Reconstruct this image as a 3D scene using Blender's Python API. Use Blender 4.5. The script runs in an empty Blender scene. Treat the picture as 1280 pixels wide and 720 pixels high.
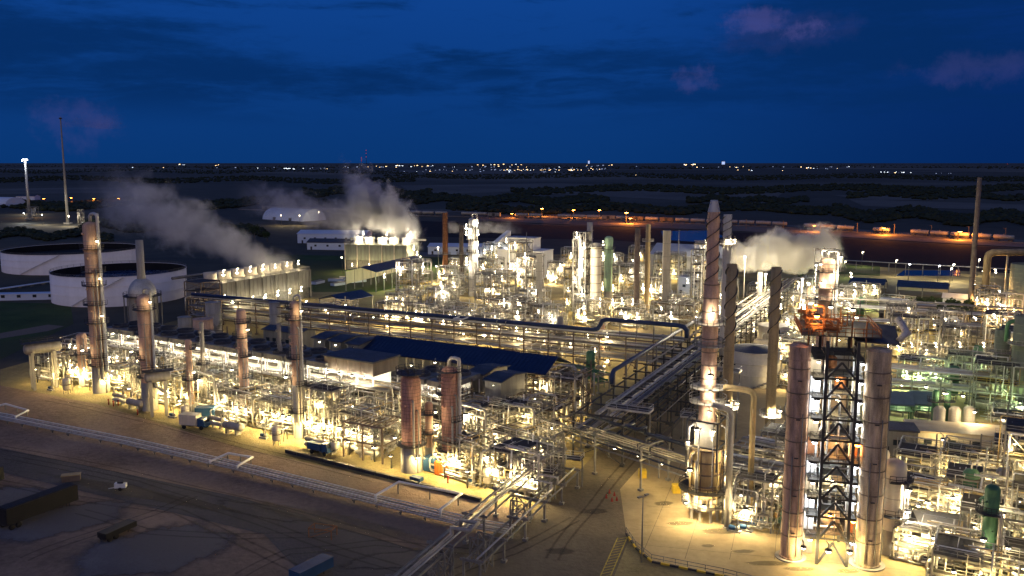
import bpy, math, random
from mathutils import Vector, Matrix
random.seed(7)
R = random.Random(11)
sc = bpy.context.scene
col = sc.collection
PI = math.pi
# ------------------------------------------------------------------ camera
F, H = 1100.0, 60.0
PT = math.atan(157 / F)
cam = bpy.data.cameras.new('camera')
cam.sensor_width = 36; cam.lens = 36 * F / 1280; cam.clip_start = 1; cam.clip_end = 90000
camo = bpy.data.objects.new('camera', cam); col.objects.link(camo)
camo.location = (0, 0, H); camo.rotation_euler = (PI / 2 - PT, 0, 0)
sc.camera = camo
sc.view_settings.view_transform = 'Standard'; sc.view_settings.look = 'None'
sc.view_settings.exposure = 0.0; sc.view_settings.gamma = 1
sc.render.engine = 'CYCLES'
cy = sc.cycles
cy.use_denoising = True; cy.max_bounces = 4; cy.diffuse_bounces = 2; cy.glossy_bounces = 2
cy.transparent_max_bounces = 8; cy.volume_bounces = 1; cy.use_light_tree = True
cy.sample_clamp_indirect = 4; cy.caustics_reflective = False; cy.caustics_refractive = False
cy.volume_max_steps = 96
# ------------------------------------------------------------------ world: dusk sky, afterglow behind the camera
w = bpy.data.worlds.new('World'); sc.world = w; w.use_nodes = True
nt = w.node_tree; N = nt.nodes; LK = nt.links
bg = N['Background']

class NB:
    """tiny node builder"""
    def __init__(s, nt): s.nt = nt
    def n(s, t, **k):
        q = s.nt.nodes.new(t)
        for a, b in k.items(): setattr(q, a, b)
        return q
    def put(s, sock, v):
        if hasattr(v, 'is_output') or isinstance(v, bpy.types.NodeSocket): s.nt.links.new(v, sock)
        else: sock.default_value = v
    def m(s, op, a, b=0.0, c=None, clamp=False):
        q = s.n('ShaderNodeMath', operation=op, use_clamp=clamp)
        s.put(q.inputs[0], a); s.put(q.inputs[1], b)
        if c is not None: s.put(q.inputs[2], c)
        return q.outputs[0]
    def mix(s, f, a, b, t='MIX'):
        q = s.n('ShaderNodeMix', data_type='RGBA', blend_type=t)
        s.put(q.inputs[0], f); s.put(q.inputs[6], a); s.put(q.inputs[7], b)
        return q.outputs[2]
    def ramp(s, f, stops):
        q = s.n('ShaderNodeValToRGB'); e = q.color_ramp.elements
        while len(e) < len(stops): e.new(0.5)
        for x, (p, c) in zip(e, stops): x.position = p; x.color = (*c, 1)
        s.put(q.inputs[0], f)
        return q.outputs[0]
    def noise(s, vec, scale, detail=4, rough=0.5, dist=0.0):
        q = s.n('ShaderNodeTexNoise'); s.put(q.inputs['Vector'], vec)
        q.inputs['Scale'].default_value = scale; q.inputs['Detail'].default_value = detail
        q.inputs['Roughness'].default_value = rough; q.inputs['Distortion'].default_value = dist
        return q.outputs[0]
    def rng(s, v, a, b, c=0.0, d=1.0):
        q = s.n('ShaderNodeMapRange'); q.interpolation_type = 'SMOOTHSTEP'
        s.put(q.inputs[0], v)
        for i, x in enumerate((a, b, c, d)): q.inputs[i + 1].default_value = x
        return q.outputs[0]

b = NB(nt)
tc = b.n('ShaderNodeTexCoord')
sep = b.n('ShaderNodeSeparateXYZ'); LK.new(tc.outputs['Generated'], sep.inputs[0])
X_, Y_, Z_ = sep.outputs
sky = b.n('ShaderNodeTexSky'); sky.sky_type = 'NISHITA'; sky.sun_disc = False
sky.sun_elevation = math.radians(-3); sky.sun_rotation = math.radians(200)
dusk = b.ramp(Z_, [(0.0, (.0028, .037, .168)), (.06, (.0032, .041, .195)), (.17, (.0045, .053, .262)), (1, (.006, .045, .18))])
# slight darkening of the blue to the right of the view
dusk = b.mix(b.rng(X_, .05, .55), dusk, b.mix(1.0, dusk, (.55, .55, .66, 1), 'MULTIPLY'))
mp = b.n('ShaderNodeMapping'); LK.new(tc.outputs['Generated'], mp.inputs[0]); mp.inputs['Scale'].default_value = (3.2, 3.2, 17); mp.inputs['Location'].default_value = (1.3, .2, .4)
mp.inputs['Rotation'].default_value = (0, math.radians(7), 0)
c1 = b.noise(mp.outputs[0], 1.0, 7, .58, .35)
def puff(px, py, wdt, hgt, pow_=1.0, scale=34, th=.42, vec=None):
    """soft cloud patch round a direction of the sky"""
    x = (px - 640) / F; y = (360 - py) / F
    d = Vector((x, math.cos(PT) + y * math.sin(PT), -math.sin(PT) + y * math.cos(PT))).normalized()
    dx = b.m('DIVIDE', b.m('SUBTRACT', X_, d.x), wdt / F); dz = b.m('DIVIDE', b.m('SUBTRACT', Z_, d.z), hgt / F)
    rr = b.m('SQRT', b.m('ADD', b.m('MULTIPLY', dx, dx), b.m('MULTIPLY', dz, dz)))
    mask = b.m('MULTIPLY', b.rng(rr, 1.0, .15), b.rng(Y_, 0, .2))
    nz = b.noise(vec or tc.outputs['Generated'], scale, 7, .66)
    return b.m('MULTIPLY', b.rng(b.m('ADD', b.m('MULTIPLY', b.m('SUBTRACT', nz, .5), 2.6), b.m('MULTIPLY', mask, .8)), .25, 1.0), b.m('MULTIPLY', b.rng(mask, .02, .3), pow_), clamp=True)
c2_ = b.noise(mp.outputs[0], 3.6, 7, .68, .5)
dark = b.m('MULTIPLY', b.rng(b.m('MULTIPLY_ADD', c2_, .35, b.m('MULTIPLY', c1, .65)), .47, .62), b.rng(Z_, .03, .08))
for p in ((110, 62, 420, 70, 1.0, 1.6, .38), (400, 98, 330, 36, 1.0, 2.0, .40), (800, 80, 330, 40, .9, 2.2, .40), (1120, 50, 420, 120, 1.0, 1.4, .36), (1000, 110, 380, 50, .8, 1.8, .36)):
    dark = b.m('MAXIMUM', dark, puff(*p, vec=mp.outputs[0]))
dusk = b.mix(b.m('MULTIPLY', dark, .86), dusk, (.0016, .024, .115, 1))
for p in ((942, 25, 62, 24, .8, 34, .40), (1008, 37, 52, 20, 1.0, 40, .36), (1235, 86, 110, 36, .4, 20, .40), (868, 97, 46, 26, .5, 40, .42), (96, 158, 60, 50, .4, 26, .42), (980, 40, 130, 36, .2, 18, .42)):
    dusk = b.mix(b.m('MULTIPLY', puff(*p), .5), dusk, (.085, .080, .27, 1))
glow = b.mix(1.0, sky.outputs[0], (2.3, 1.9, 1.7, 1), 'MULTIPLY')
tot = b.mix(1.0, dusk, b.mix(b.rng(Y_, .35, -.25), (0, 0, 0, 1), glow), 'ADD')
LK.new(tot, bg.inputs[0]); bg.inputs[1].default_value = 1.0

# ------------------------------------------------------------------ measuring helpers
def g(px, py, z=0.0):
    x = (px - 640) / F; y = (360 - py) / F
    dy = math.cos(PT) + y * math.sin(PT); dz = -math.sin(PT) + y * math.cos(PT)
    t = (z - H) / dz
    return Vector((x * t, dy * t, z))
def topz(px, pb, pt_):
    Y = g(px, pb).y; y = (360 - pt_) / F
    return H + Y * (-math.sin(PT) + y * math.cos(PT)) / (math.cos(PT) + y * math.sin(PT))
def mpp(px, py, z=0.0):
    p = g(px, py, z); return (p.y * math.cos(PT) + (H - z) * math.sin(PT)) / F
def dirang(a, c): return math.atan2(c.y - a.y, c.x - a.x)
ANG = math.radians(-30)

# ------------------------------------------------------------------ materials
MATS = {}
def mat(name, c, rough=.6, metal=0.0, var=.25, scale=.6, c2=None, streak=False, bump=0.0, tag=None):
    if name in MATS: return MATS[name]
    m = bpy.data.materials.new(name); m.use_nodes = True; MATS[name] = m
    q = NB(m.node_tree); p = m.node_tree.nodes['Principled BSDF']
    t = q.n('ShaderNodeTexCoord'); v = t.outputs['Object']
    if streak:
        mp = q.n('ShaderNodeMapping'); q.put(mp.inputs[0], v); mp.inputs['Scale'].default_value = (1.6, 1.6, .22); v = mp.outputs[0]
    nz = q.noise(v, scale, 6, .62)
    nz2 = q.noise(t.outputs['Object'], scale * 9, 3, .6)
    f = q.m('ADD', q.m('MULTIPLY', nz, .75), q.m('MULTIPLY', nz2, .25))
    a = tuple(x * (1 - var) for x in c); d = tuple(min(1, x * (1 + var * .6)) for x in c)
    if c2: a = c2
    cr = q.ramp(f, [(.36, a), (.62, d)])
    q.put(p.inputs['Base Color'], cr)
    q.put(p.inputs['Roughness'], q.rng(nz2, .3, .7, max(0, rough - .12), min(1, rough + .12)))
    p.inputs['Metallic'].default_value = metal; p.inputs['Specular IOR Level'].default_value = .22
    if bump:
        bp = q.n('ShaderNodeBump'); bp.inputs['Strength'].default_value = bump; bp.inputs['Distance'].default_value = .1
        q.put(bp.inputs['Height'], nz2); q.put(p.inputs['Normal'], bp.outputs[0])
    return m
def emit(name, c, s):
    m = bpy.data.materials.new(name); m.use_nodes = True; n = m.node_tree.nodes; n.remove(n['Principled BSDF'])
    e = n.new('ShaderNodeEmission'); e.inputs[0].default_value = (*c, 1); e.inputs[1].default_value = s
    m.node_tree.links.new(e.outputs[0], n['Material Output'].inputs[0]); m.cycles.emission_sampling = 'NONE'
    MATS[name] = m; return m
STEEL = mat('galvanised_steel', (.21, .205, .19), .55, .15, .3, .5)
DARK = mat('dark_painted_steel', (.05, .05, .055), .6, .1, .3, .5)
BRN = mat('weathered_brown_steel', (.17, .13, .10), .7, .1, .35, .5)
ALU = mat('aluminium_cladding', (.46, .45, .42), .38, .35, .25, .25, streak=True)
ALU2 = mat('dull_insulation_jacket', (.33, .31, .27), .5, .1, .3, .35, streak=True)
PINK = mat('pinkish_insulation', (.53, .35, .25), .8, .0, .42, .5, streak=True)
BRICK = mat('brick_red_cladding', (.40, .22, .17), .9, .0, .4, 2.2, streak=True)
WHT = mat('white_paint', (.74, .74, .72), .5, 0, .14, .15, streak=True)
CREAM = mat('cream_paint', (.55, .50, .40), .55, 0, .2, .2, streak=True)
BLUE = mat('blue_sheet_roof', (.016, .032, .085), .5, 0, .15, .2)
SLATE = mat('slate_flat_roof', (.07, .075, .09), .6, 0, .3, .3)
RUST = mat('rusty_orange_steel', (.25, .105, .045), .8, 0, .4, 1.0)
GRN = mat('green_paint', (.07, .17, .095), .5, 0, .3, .4, streak=True)
YEL = mat('safety_yellow', (.62, .43, .04), .55, 0, .2, .8)
RED = mat('red_paint', (.30, .04, .025), .55, 0, .2, .8)
ORG = mat('orange_paint', (.55, .15, .03), .55, 0, .2, .5)
CBLU = mat('container_blue', (.025, .075, .16), .5, 0, .25, .5)
GRATE = mat('deck_grating', (.075, .07, .06), .7, .2, .35, 1.5)
CONC = mat('concrete', (.36, .34, .29), .85, 0, .25, .12, bump=.15)
TAN = mat('old_yellow_steel', (.40, .30, .15), .6, .1, .35, .3, streak=True)
BPIPE = mat('dark_blue_grey_pipe', (.055, .065, .085), .4, .3, .3, .3)
BPIPE2 = mat('weathered_grey_pipe', (.15, .15, .16), .45, .3, .3, .3)
NAVY = mat('navy_pipe_jacket', (.03, .05, .115), .4, .1, .25, .3)
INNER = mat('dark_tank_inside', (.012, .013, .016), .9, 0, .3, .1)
BLK = mat('black_rubber', (.02, .02, .02), .8, 0, .2, 1)
GLS = mat('dark_glass', (.03, .04, .05), .1, 0, .1, 1)
DW = mat('grey_louvre', (.23, .225, .20), .6, .1, .3, .4, streak=True)
LENS = emit('lamp_lens_warm', (1, .86, .60), 22)
LENSW = emit('lamp_lens_white', (.92, .96, 1), 22)
LENSO = emit('lamp_lens_orange', (1, .27, .035), 90)

# ------------------------------------------------------------------ mesh builder
class MB:
    def __init__(s): s.v = []; s.f = []; s.s = []
    def add(s, v, f, sm=False):
        o = len(s.v); s.v += [tuple(x) for x in v]; s.f += [tuple(i + o for i in q) for q in f]; s.s += [sm] * len(f) if isinstance(sm, bool) else sm
        return s
    def box(s, c, d, rz=0.0):
        x, y, z = (q / 2 for q in d); v = []
        ca, sa = math.cos(rz), math.sin(rz)
        for k in (-z, z):
            for i, j in ((-x, -y), (x, -y), (x, y), (-x, y)): v.append((c[0] + i * ca - j * sa, c[1] + i * sa + j * ca, c[2] + k))
        return s.add(v, [(3, 2, 1, 0), (4, 5, 6, 7), (0, 1, 5, 4), (1, 2, 6, 5), (2, 3, 7, 6), (3, 0, 4, 7)])
    def bx(s, x0, x1, y0, y1, z0, z1): return s.box(((x0 + x1) / 2, (y0 + y1) / 2, (z0 + z1) / 2), (abs(x1 - x0), abs(y1 - y0), abs(z1 - z0)))
    def beam(s, a, c, t=.25, n=4):
        return s.tube([a, c], t * (.707 if n == 4 else .5), n, False, PI / 4 if n == 4 else 0)
    def tube(s, pts, r, n=8, smooth=True, ph=0.0):
        pts = [Vector(p) for p in pts]; rings = []
        rr = r if isinstance(r, (list, tuple)) else [r] * len(pts)
        up = None
        for i, p in enumerate(pts):
            d = ((pts[i] - pts[i - 1]).normalized() if i else Vector()) + ((pts[i + 1] - pts[i]).normalized() if i < len(pts) - 1 else Vector())
            if d.length < 1e-6: d = Vector((0, 0, 1))
            k = 1.0
            if 0 < i < len(pts) - 1: k = min(1.6, 2 / max(.5, d.length))
            d.normalize()
            if up is None: up = Vector((0, 0, 1)) if abs(d.z) < .9 else Vector((1, 0, 0))
            a = (up - d * up.dot(d))
            if a.length < 1e-3: a = Vector((1, 0, 0)) - d * d.x; 
            if a.length < 1e-3: a = Vector((0, 1, 0)) - d * d.y
            a.normalize(); up = a; c = d.cross(a)
            rings.append([p + (a * math.cos(ph + 2 * PI * j / n) + c * math.sin(ph + 2 * PI * j / n)) * rr[i] * k for j in range(n)])
        v = [q for rg in rings for q in rg]; f = []
        for i in range(len(pts) - 1):
            for j in range(n):
                f.append((i * n + j, i * n + (j + 1) % n, (i + 1) * n + (j + 1) % n, (i + 1) * n + j))
        sm = [smooth] * len(f) + [False, False]
        f.append(tuple(range(n - 1, -1, -1))); f.append(tuple((len(pts) - 1) * n + j for j in range(n)))
        return s.add(v, f, sm)
    def lathe(s, prof, n=16, c=(0, 0, 0), axis='z', smooth=True, a0=0.0, a1=2 * PI):
        full = abs(a1 - a0 - 2 * PI) < 1e-6; m = n if full else n + 1
        v = []
        for r, z in prof:
            for j in range(m):
                a = a0 + (a1 - a0) * j / n
                x, y = r * math.cos(a), r * math.sin(a)
                v.append((c[0] + x, c[1] + y, c[2] + z) if axis == 'z' else (c[0] + z, c[1] + x, c[2] + y))
        f = []
        for i in range(len(prof) - 1):
            for j in range(n):
                k = (j + 1) % m
                f.append((i * m + j, i * m + k, (i + 1) * m + k, (i + 1) * m + j))
        return s.add(v, f, smooth)
    def ring(s, r0, r1, z0, z1, n=16, c=(0, 0, 0), a0=0.0, a1=2 * PI):
        return s.lathe([(r0, z0), (r1, z0), (r1, z1), (r0, z1), (r0, z0)], n, c, 'z', False, a0, a1)
    def rail(s, pts, h=1.1, t=.07, step=2.0, closed=False):
        pts = [Vector(p) for p in pts]
        if closed: pts.append(pts[0])
        for a, c in zip(pts, pts[1:]):
            L = (c - a).length; k = max(1, int(L / step))
            for z in (h, h * .5): s.beam(a + Vector((0, 0, z)), c + Vector((0, 0, z)), t)
            for i in range(k + 1): q = a.lerp(c, i / k); s.beam(q, q + Vector((0, 0, h)), t)
        return s
    def build(s, name, m, parent=None, loc=None, rz=None):
        me = bpy.data.meshes.new(name); me.from_pydata(s.v, [], s.f)
        me.polygons.foreach_set('use_smooth', s.s); me.materials.append(m); me.update()
        o = bpy.data.objects.new(name, me); col.objects.link(o)
        if parent: o.parent = parent
        if loc is not None: o.location = loc
        if rz is not None: o.rotation_euler.z = rz
        return o
def tag(o, label=None, cat=None, group=None, kind=None):
    if label: o['label'] = label
    if cat: o['category'] = cat
    if group: o['group'] = group
    if kind: o['kind'] = kind
    return o
AUTO = []
KIDS = {}
def thing(name, label, cat, loc=(0, 0, 0), rz=0.0, group=None, auto=None):
    o = bpy.data.objects.new(name, None); col.objects.link(o); o.empty_display_size = .1
    o.location = loc; o.rotation_euler = (0, 0, rz); tag(o, label, cat, group)
    if auto: AUTO.append((o, auto))
    return o
def copy_tree(o, parent=None):
    c = o.copy(); col.objects.link(c); c.parent = parent
    for ch in o.children: copy_tree(ch, c)
    return c
def place(proto, loc, rz, auto=None, label=None, scale=None):
    if not proto.get('_used'): o = proto; proto['_used'] = 1
    else: o = copy_tree(proto)
    o.location = loc; o.rotation_euler = (0, 0, rz)
    if scale: o.scale = scale
    if label: o['label'] = label
    if auto: AUTO.append((o, auto))
    return o
def struct(name, mb, m, **k): return tag(mb.build(name, m, **k), kind='structure')

# ------------------------------------------------------------------ ground
def gmat(name, c1, c2, scale, c3=None, rough=.9, bump=.6, fine=12):
    m = bpy.data.materials.new(name); m.use_nodes = True; q = NB(m.node_tree); p = m.node_tree.nodes['Principled BSDF']
    t = q.n('ShaderNodeTexCoord').outputs['Object']
    a = q.noise(t, scale, 8, .6); c = q.noise(t, scale * fine, 6, .7); d = q.noise(t, scale * .23, 3, .5, .6)
    k = q.ramp(q.m('ADD', q.m('MULTIPLY', a, .6), q.m('MULTIPLY', c, .4)), [(.38, c1), (.62, c2)])
    if c3: k = q.mix(q.rng(d, .48, .62), k, (*c3, 1))
    q.put(p.inputs['Base Color'], k); p.inputs['Roughness'].default_value = rough; p.inputs['Specular IOR Level'].default_value = .2
    bp = q.n('ShaderNodeBump'); bp.inputs['Strength'].default_value = bump; bp.inputs['Distance'].default_value = .6; q.put(bp.inputs['Height'], c); q.put(p.inputs['Normal'], bp.outputs[0])
    return m
FIELD = gmat('far_fields', (.050, .046, .032), (.11, .098, .070), .0016, (.16, .14, .105), fine=30)
DIRT = gmat('brown_dirt', (.15, .098, .066), (.36, .25, .175), .045, (.22, .165, .12), fine=18)
ROADM = gmat('dark_grit_road', (.05, .048, .052), (.105, .10, .105), .05, (.13, .12, .12), fine=25)
GRAV = gmat('pale_gravel', (.10, .098, .105), (.18, .175, .185), .08, (.13, .12, .12), fine=25)
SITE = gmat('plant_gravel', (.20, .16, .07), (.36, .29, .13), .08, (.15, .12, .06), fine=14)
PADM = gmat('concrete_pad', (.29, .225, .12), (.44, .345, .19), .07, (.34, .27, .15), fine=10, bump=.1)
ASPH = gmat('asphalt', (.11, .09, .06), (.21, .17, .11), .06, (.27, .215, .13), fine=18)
GRASS = gmat('grass_ground', (.03, .055, .012), (.08, .12, .03), .05, (.07, .08, .03), fine=22)
def sheet(name, m, pts, z, sub=0):
    mb = MB(); mb.add([(p[0], p[1], z) for p in pts], [tuple(range(len(pts)))]); o = mb.build(name, m)
    if o.data.polygons[0].normal.z < 0: o.data.flip_normals()
    return tag(o, kind='structure')
mb = MB(); S = 70000
mb.add([(-S, -3000, 0), (S, -3000, 0), (S, S, 0), (-S, S, 0)], [(0, 1, 2, 3)]); struct('ground', mb, FIELD)
BLKF = gmat('dark_marsh', (.010, .011, .010), (.026, .024, .018), .01, fine=20)
def px(*l): return [g(*p) for p in l]
sheet('dirt_yard', DIRT, px((-260, 520), (0, 482), (120, 505), (300, 556), (640, 612), (700, 720), (500, 1500), (-1500, 1500)), .03)
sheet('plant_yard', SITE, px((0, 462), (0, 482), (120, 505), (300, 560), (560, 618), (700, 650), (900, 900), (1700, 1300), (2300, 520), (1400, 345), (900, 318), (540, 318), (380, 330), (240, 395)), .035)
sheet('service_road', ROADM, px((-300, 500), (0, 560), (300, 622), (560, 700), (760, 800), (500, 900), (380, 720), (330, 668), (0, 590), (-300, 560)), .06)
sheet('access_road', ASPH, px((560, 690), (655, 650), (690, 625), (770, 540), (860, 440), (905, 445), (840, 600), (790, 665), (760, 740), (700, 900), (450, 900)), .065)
def soften(m, top=1.0):
    m = m.copy(); m.name = m.name + '_soft_edge'; q = NB(m.node_tree); n = m.node_tree.nodes
    at = q.n('ShaderNodeAttribute'); at.attribute_name = 'inside'
    t = q.n('ShaderNodeTexCoord').outputs['Object']
    f = q.m('ADD', at.outputs['Fac'], q.m('MULTIPLY', q.m('SUBTRACT', q.noise(t, .35, 8, .7), .5), 1.1))
    tr = q.n('ShaderNodeBsdfTransparent'); mx = q.n('ShaderNodeMixShader'); q.put(mx.inputs[0], q.m('MULTIPLY', q.rng(f, .15, .85), top))
    m.node_tree.links.new(tr.outputs[0], mx.inputs[1]); m.node_tree.links.new(n['Principled BSDF'].outputs[0], mx.inputs[2]); m.node_tree.links.new(mx.outputs[0], n['Material Output'].inputs[0])
    return m
def blob(name, m, cx, cy, rx, ry, z, seed, n=120, rot=0):
    r = random.Random(seed); ph = [r.uniform(0, 6.3) for _ in range(4)]; v = []; w_ = []
    for kk_, wv_ in ((1.2, 0.0), (.62, 1.0)):
        for i in range(n):
            a = 2 * PI * i / n; k = (1 + .02 * math.sin(23 * a + ph[1]) * math.sin(7 * a) + .09 * math.sin(2 * a + ph[0]) + .06 * math.sin(5 * a + ph[1]) + .04 * math.sin(9 * a + ph[2])) * kk_
            x, y = rx * k * math.cos(a), ry * k * math.sin(a); p = g(cx + x * math.cos(rot) - y * math.sin(rot), cy + x * math.sin(rot) + y * math.cos(rot)); v.append((p.x, p.y, z)); w_.append(wv_)
    f = [(i, (i + 1) % n, n + (i + 1) % n, n + i) for i in range(n)] + [tuple(range(n, 2 * n))]
    mb = MB(); mb.add(v, f); o = mb.build(name, m)
    at = o.data.attributes.new('inside', 'FLOAT', 'POINT'); at.data.foreach_set('value', w_)
    if o.data.polygons[-1].normal.z < 0: o.data.flip_normals()
    return tag(o, kind='structure')
GRAVS = soften(GRAV); DARKS = soften(ROADM); ASPS = soften(ASPH, .5)
blob('gravel_patch', GRAVS, 75, 652, 88, 20, .07, 3, rot=-.22)
blob('gravel_patch', GRAVS, 190, 690, 100, 33, .07, 4, rot=-.18)
blob('gravel_patch', GRAVS, 20, 622, 45, 14, .07, 5)
blob('dark_stain', DARKS, 500, 700, 70, 12, .085, 8, rot=-.1)
blob('dark_stain', DARKS, 330, 640, 60, 9, .072, 9, rot=.2)
blob('pale_wear', ASPS, 420, 652, 120, 9, .078, 10, rot=.22)
blob('pale_wear', ASPS, 180, 618, 120, 7, .082, 12, rot=.2)
blob('dirt_verge', soften(DIRT), 560, 760, 120, 30, .09, 13)
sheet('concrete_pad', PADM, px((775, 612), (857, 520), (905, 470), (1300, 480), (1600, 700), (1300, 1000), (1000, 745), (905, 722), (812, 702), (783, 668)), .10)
sheet('grass_area', GRASS, px((-120, 400), (0, 378), (88, 380), (92, 405), (0, 450), (-120, 470)), .08)
sheet('grass_area', GRASS, px((330, 318), (560, 322), (590, 340), (470, 365), (392, 365), (340, 340)), .05)
sheet('grass_area', GRASS, px((1050, 366), (1290, 378), (1290, 400), (1050, 384)), .08)
sheet('grass_area', GRASS, px((1040, 330), (1100, 333), (1100, 345), (1040, 342)), .08)
sheet('dirt_track', DIRT, px((-40, 424), (60, 406), (80, 408), (60, 414), (-40, 430)), .09)
WAT = mat('dark_water', (.01, .02, .04), .08, 0, .1, .05)
sheet('pond', WAT, px((826, 289), (890, 288), (905, 296), (880, 303), (830, 300)), .1)
sheet('pond', WAT, px((1130, 338), (1200, 338), (1200, 345), (1120, 345)), .1)
sheet('field_road', GRAV, px((560, 317), (470, 312), (380, 300), (380, 303), (470, 316), (560, 322)), .06)
PALEF = gmat('stubble_field', (.10, .088, .07), (.18, .16, .125), .004, fine=20)
for q in (((500, 232), (700, 229), (860, 236), (980, 240), (960, 256), (820, 249), (640, 240), (520, 244)), ((1060, 249), (1290, 256), (1290, 264), (1080, 258)), ((0, 236), (150, 234), (160, 241), (0, 243)),
          ((420, 212), (700, 214), (720, 218), (420, 217)), ((1040, 244), (1180, 246), (1180, 251), (1080, 250)), ((420, 262), (640, 262), (700, 265), (420, 267))):
    sheet('stubble_field', PALEF, px(*q), .3)

sheet('dark_field', BLKF, px((520, 276), (760, 284), (960, 292), (1120, 302), (1330, 314), (1330, 345), (1100, 334), (920, 312), (760, 300), (520, 296)), .05)
# yellow crossing, kerb, pad joints, asphalt seams
YP = mat('yellow_road_paint', (.50, .38, .06), .7, 0, .45, 1.5)
a, c = g(784, 672), g(757, 735); e = Vector((-1, -.12, 0)) * 1.55
mk = MB()
def strip(p, q, wd, z=.075, target=None):
    p = Vector(p); q = Vector(q); d = (q - p).normalized(); n = Vector((-d.y, d.x, 0)) * wd / 2
    (target or mk).add([(x.x, x.y, z) for x in (p - n, q - n, q + n, p + n)], [(0, 1, 2, 3)])
strip(a, c, .18); strip(a + e, c + e, .18)
for i in range(17):
    t = i / 17; p = a.lerp(c, t); q = a.lerp(c, min(1, t + .035)) + e; strip(p, q, .14, .077)
tag(mk.build('road_marking', YP), 'yellow hatched walkway painted on the asphalt beside the concrete pad', 'road marking')
mj = MB()
for i in range(9): strip(g(860 + i * 40, 560), g(800 + i * 56, 700), .07, .105, mj)
for i in range(6): strip(g(820 - i * 6, 585 + i * 24), g(1180, 610 + i * 27), .07, .107, mj)
struct('pad_joints', mj, mat('joint_tar', (.12, .10, .07), .9))

STAINM = soften(mat('oil_stain', (.10, .085, .06), .7, 0, .3, .5), .5)
for i, (x, y, a_, c_) in enumerate([(885, 683, 9, 2), (850, 655, 16, 3), (1000, 712, 20, 3), (930, 690, 14, 2.5), (960, 705, 30, 3), (830, 630, 12, 3), (745, 640, 14, 4), (700, 690, 20, 4), (1060, 715, 16, 3), (900, 665, 22, 4)]): blob('oil_stain', STAINM, x, y, a_, c_, .112 + .002 * i, 70 + i, 50)
TRK = mat('tyre_track_dirt', (.06, .048, .04), .9, 0, .3, .5); TRKS = soften(TRK, .4)
def track(pts, z):
    P = [g(*p) for p in pts]; P = [P[i].lerp(P[i + 1], k / 12) for i in range(len(P) - 1) for k in range(12)] + [P[-1]]
    for sd in (-.95, .95):
        v = []; wv = []
        for i, p in enumerate(P):
            d_ = (P[min(i + 1, len(P) - 1)] - P[max(i - 1, 0)]).normalized(); n_ = Vector((-d_.y, d_.x, 0))
            for o_, w__ in ((-.42, 0), (0, 1), (.42, 0)): q_ = p + n_ * (sd + o_ + .25 * math.sin(i * .31)); v.append((q_.x, q_.y, z)); wv.append(w__ * .9)
        f = [(i * 3 + j, i * 3 + j + 1, i * 3 + j + 4, i * 3 + j + 3) for i in range(len(P) - 1) for j in (0, 1)]
        mb = MB(); mb.add(v, f); o = mb.build('tyre_track', TRKS); at = o.data.attributes.new('inside', 'FLOAT', 'POINT'); at.data.foreach_set('value', wv); tag(o, kind='structure')
for i, p in enumerate([[(-20, 600), (90, 622), (220, 640), (330, 690), (380, 720)], [(0, 560), (150, 588), (320, 630), (470, 668), (560, 700)], [(10, 572), (170, 604), (300, 646), (430, 690), (520, 720)], [(100, 640), (180, 664), (300, 672), (420, 668)], [(300, 720), (360, 690), (470, 680), (600, 690)], [(60, 500), (200, 530), (330, 566), (470, 600)], [(690, 700), (720, 655), (760, 610), (800, 560)], [(560, 720), (640, 690), (720, 650)], [(30, 700), (90, 676), (200, 640), (240, 620)]]): track(p, .095 + .004 * i)
# kerb with handrail
kp = [g(783, 668, .1), g(795, 686, .1), g(815, 703, .1), g(860, 712, .1), g(905, 721, .1), g(1010, 748, .1)]
kt = thing('kerb_railing', 'yellow and black kerb with a low handrail along the concrete pad edge', 'railing', kp[0])
kb = MB(); kk = MB()
for A, C in zip(kp, kp[1:]):
    A = A - kp[0]; C = C - kp[0]; L = (C - A).length; n = max(2, int(L / 1.2))
    for i in range(n):
        p = A.lerp(C, i / n); q = A.lerp(C, (i + 1) / n); mm = (p + q) / 2
        (kb if i % 2 else kk).box((mm.x, mm.y, .13), ((q - p).length, .28, .3), math.atan2(q.y - p.y, q.x - p.x))
kb.build('kerb', YEL, kt); kk.build('kerb', DARK, kt)
MB().rail([p - kp[0] + Vector((0, .5, 0)) for p in kp], 1.05, .07, 1.8).build('handrail', STEEL, kt)

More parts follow.
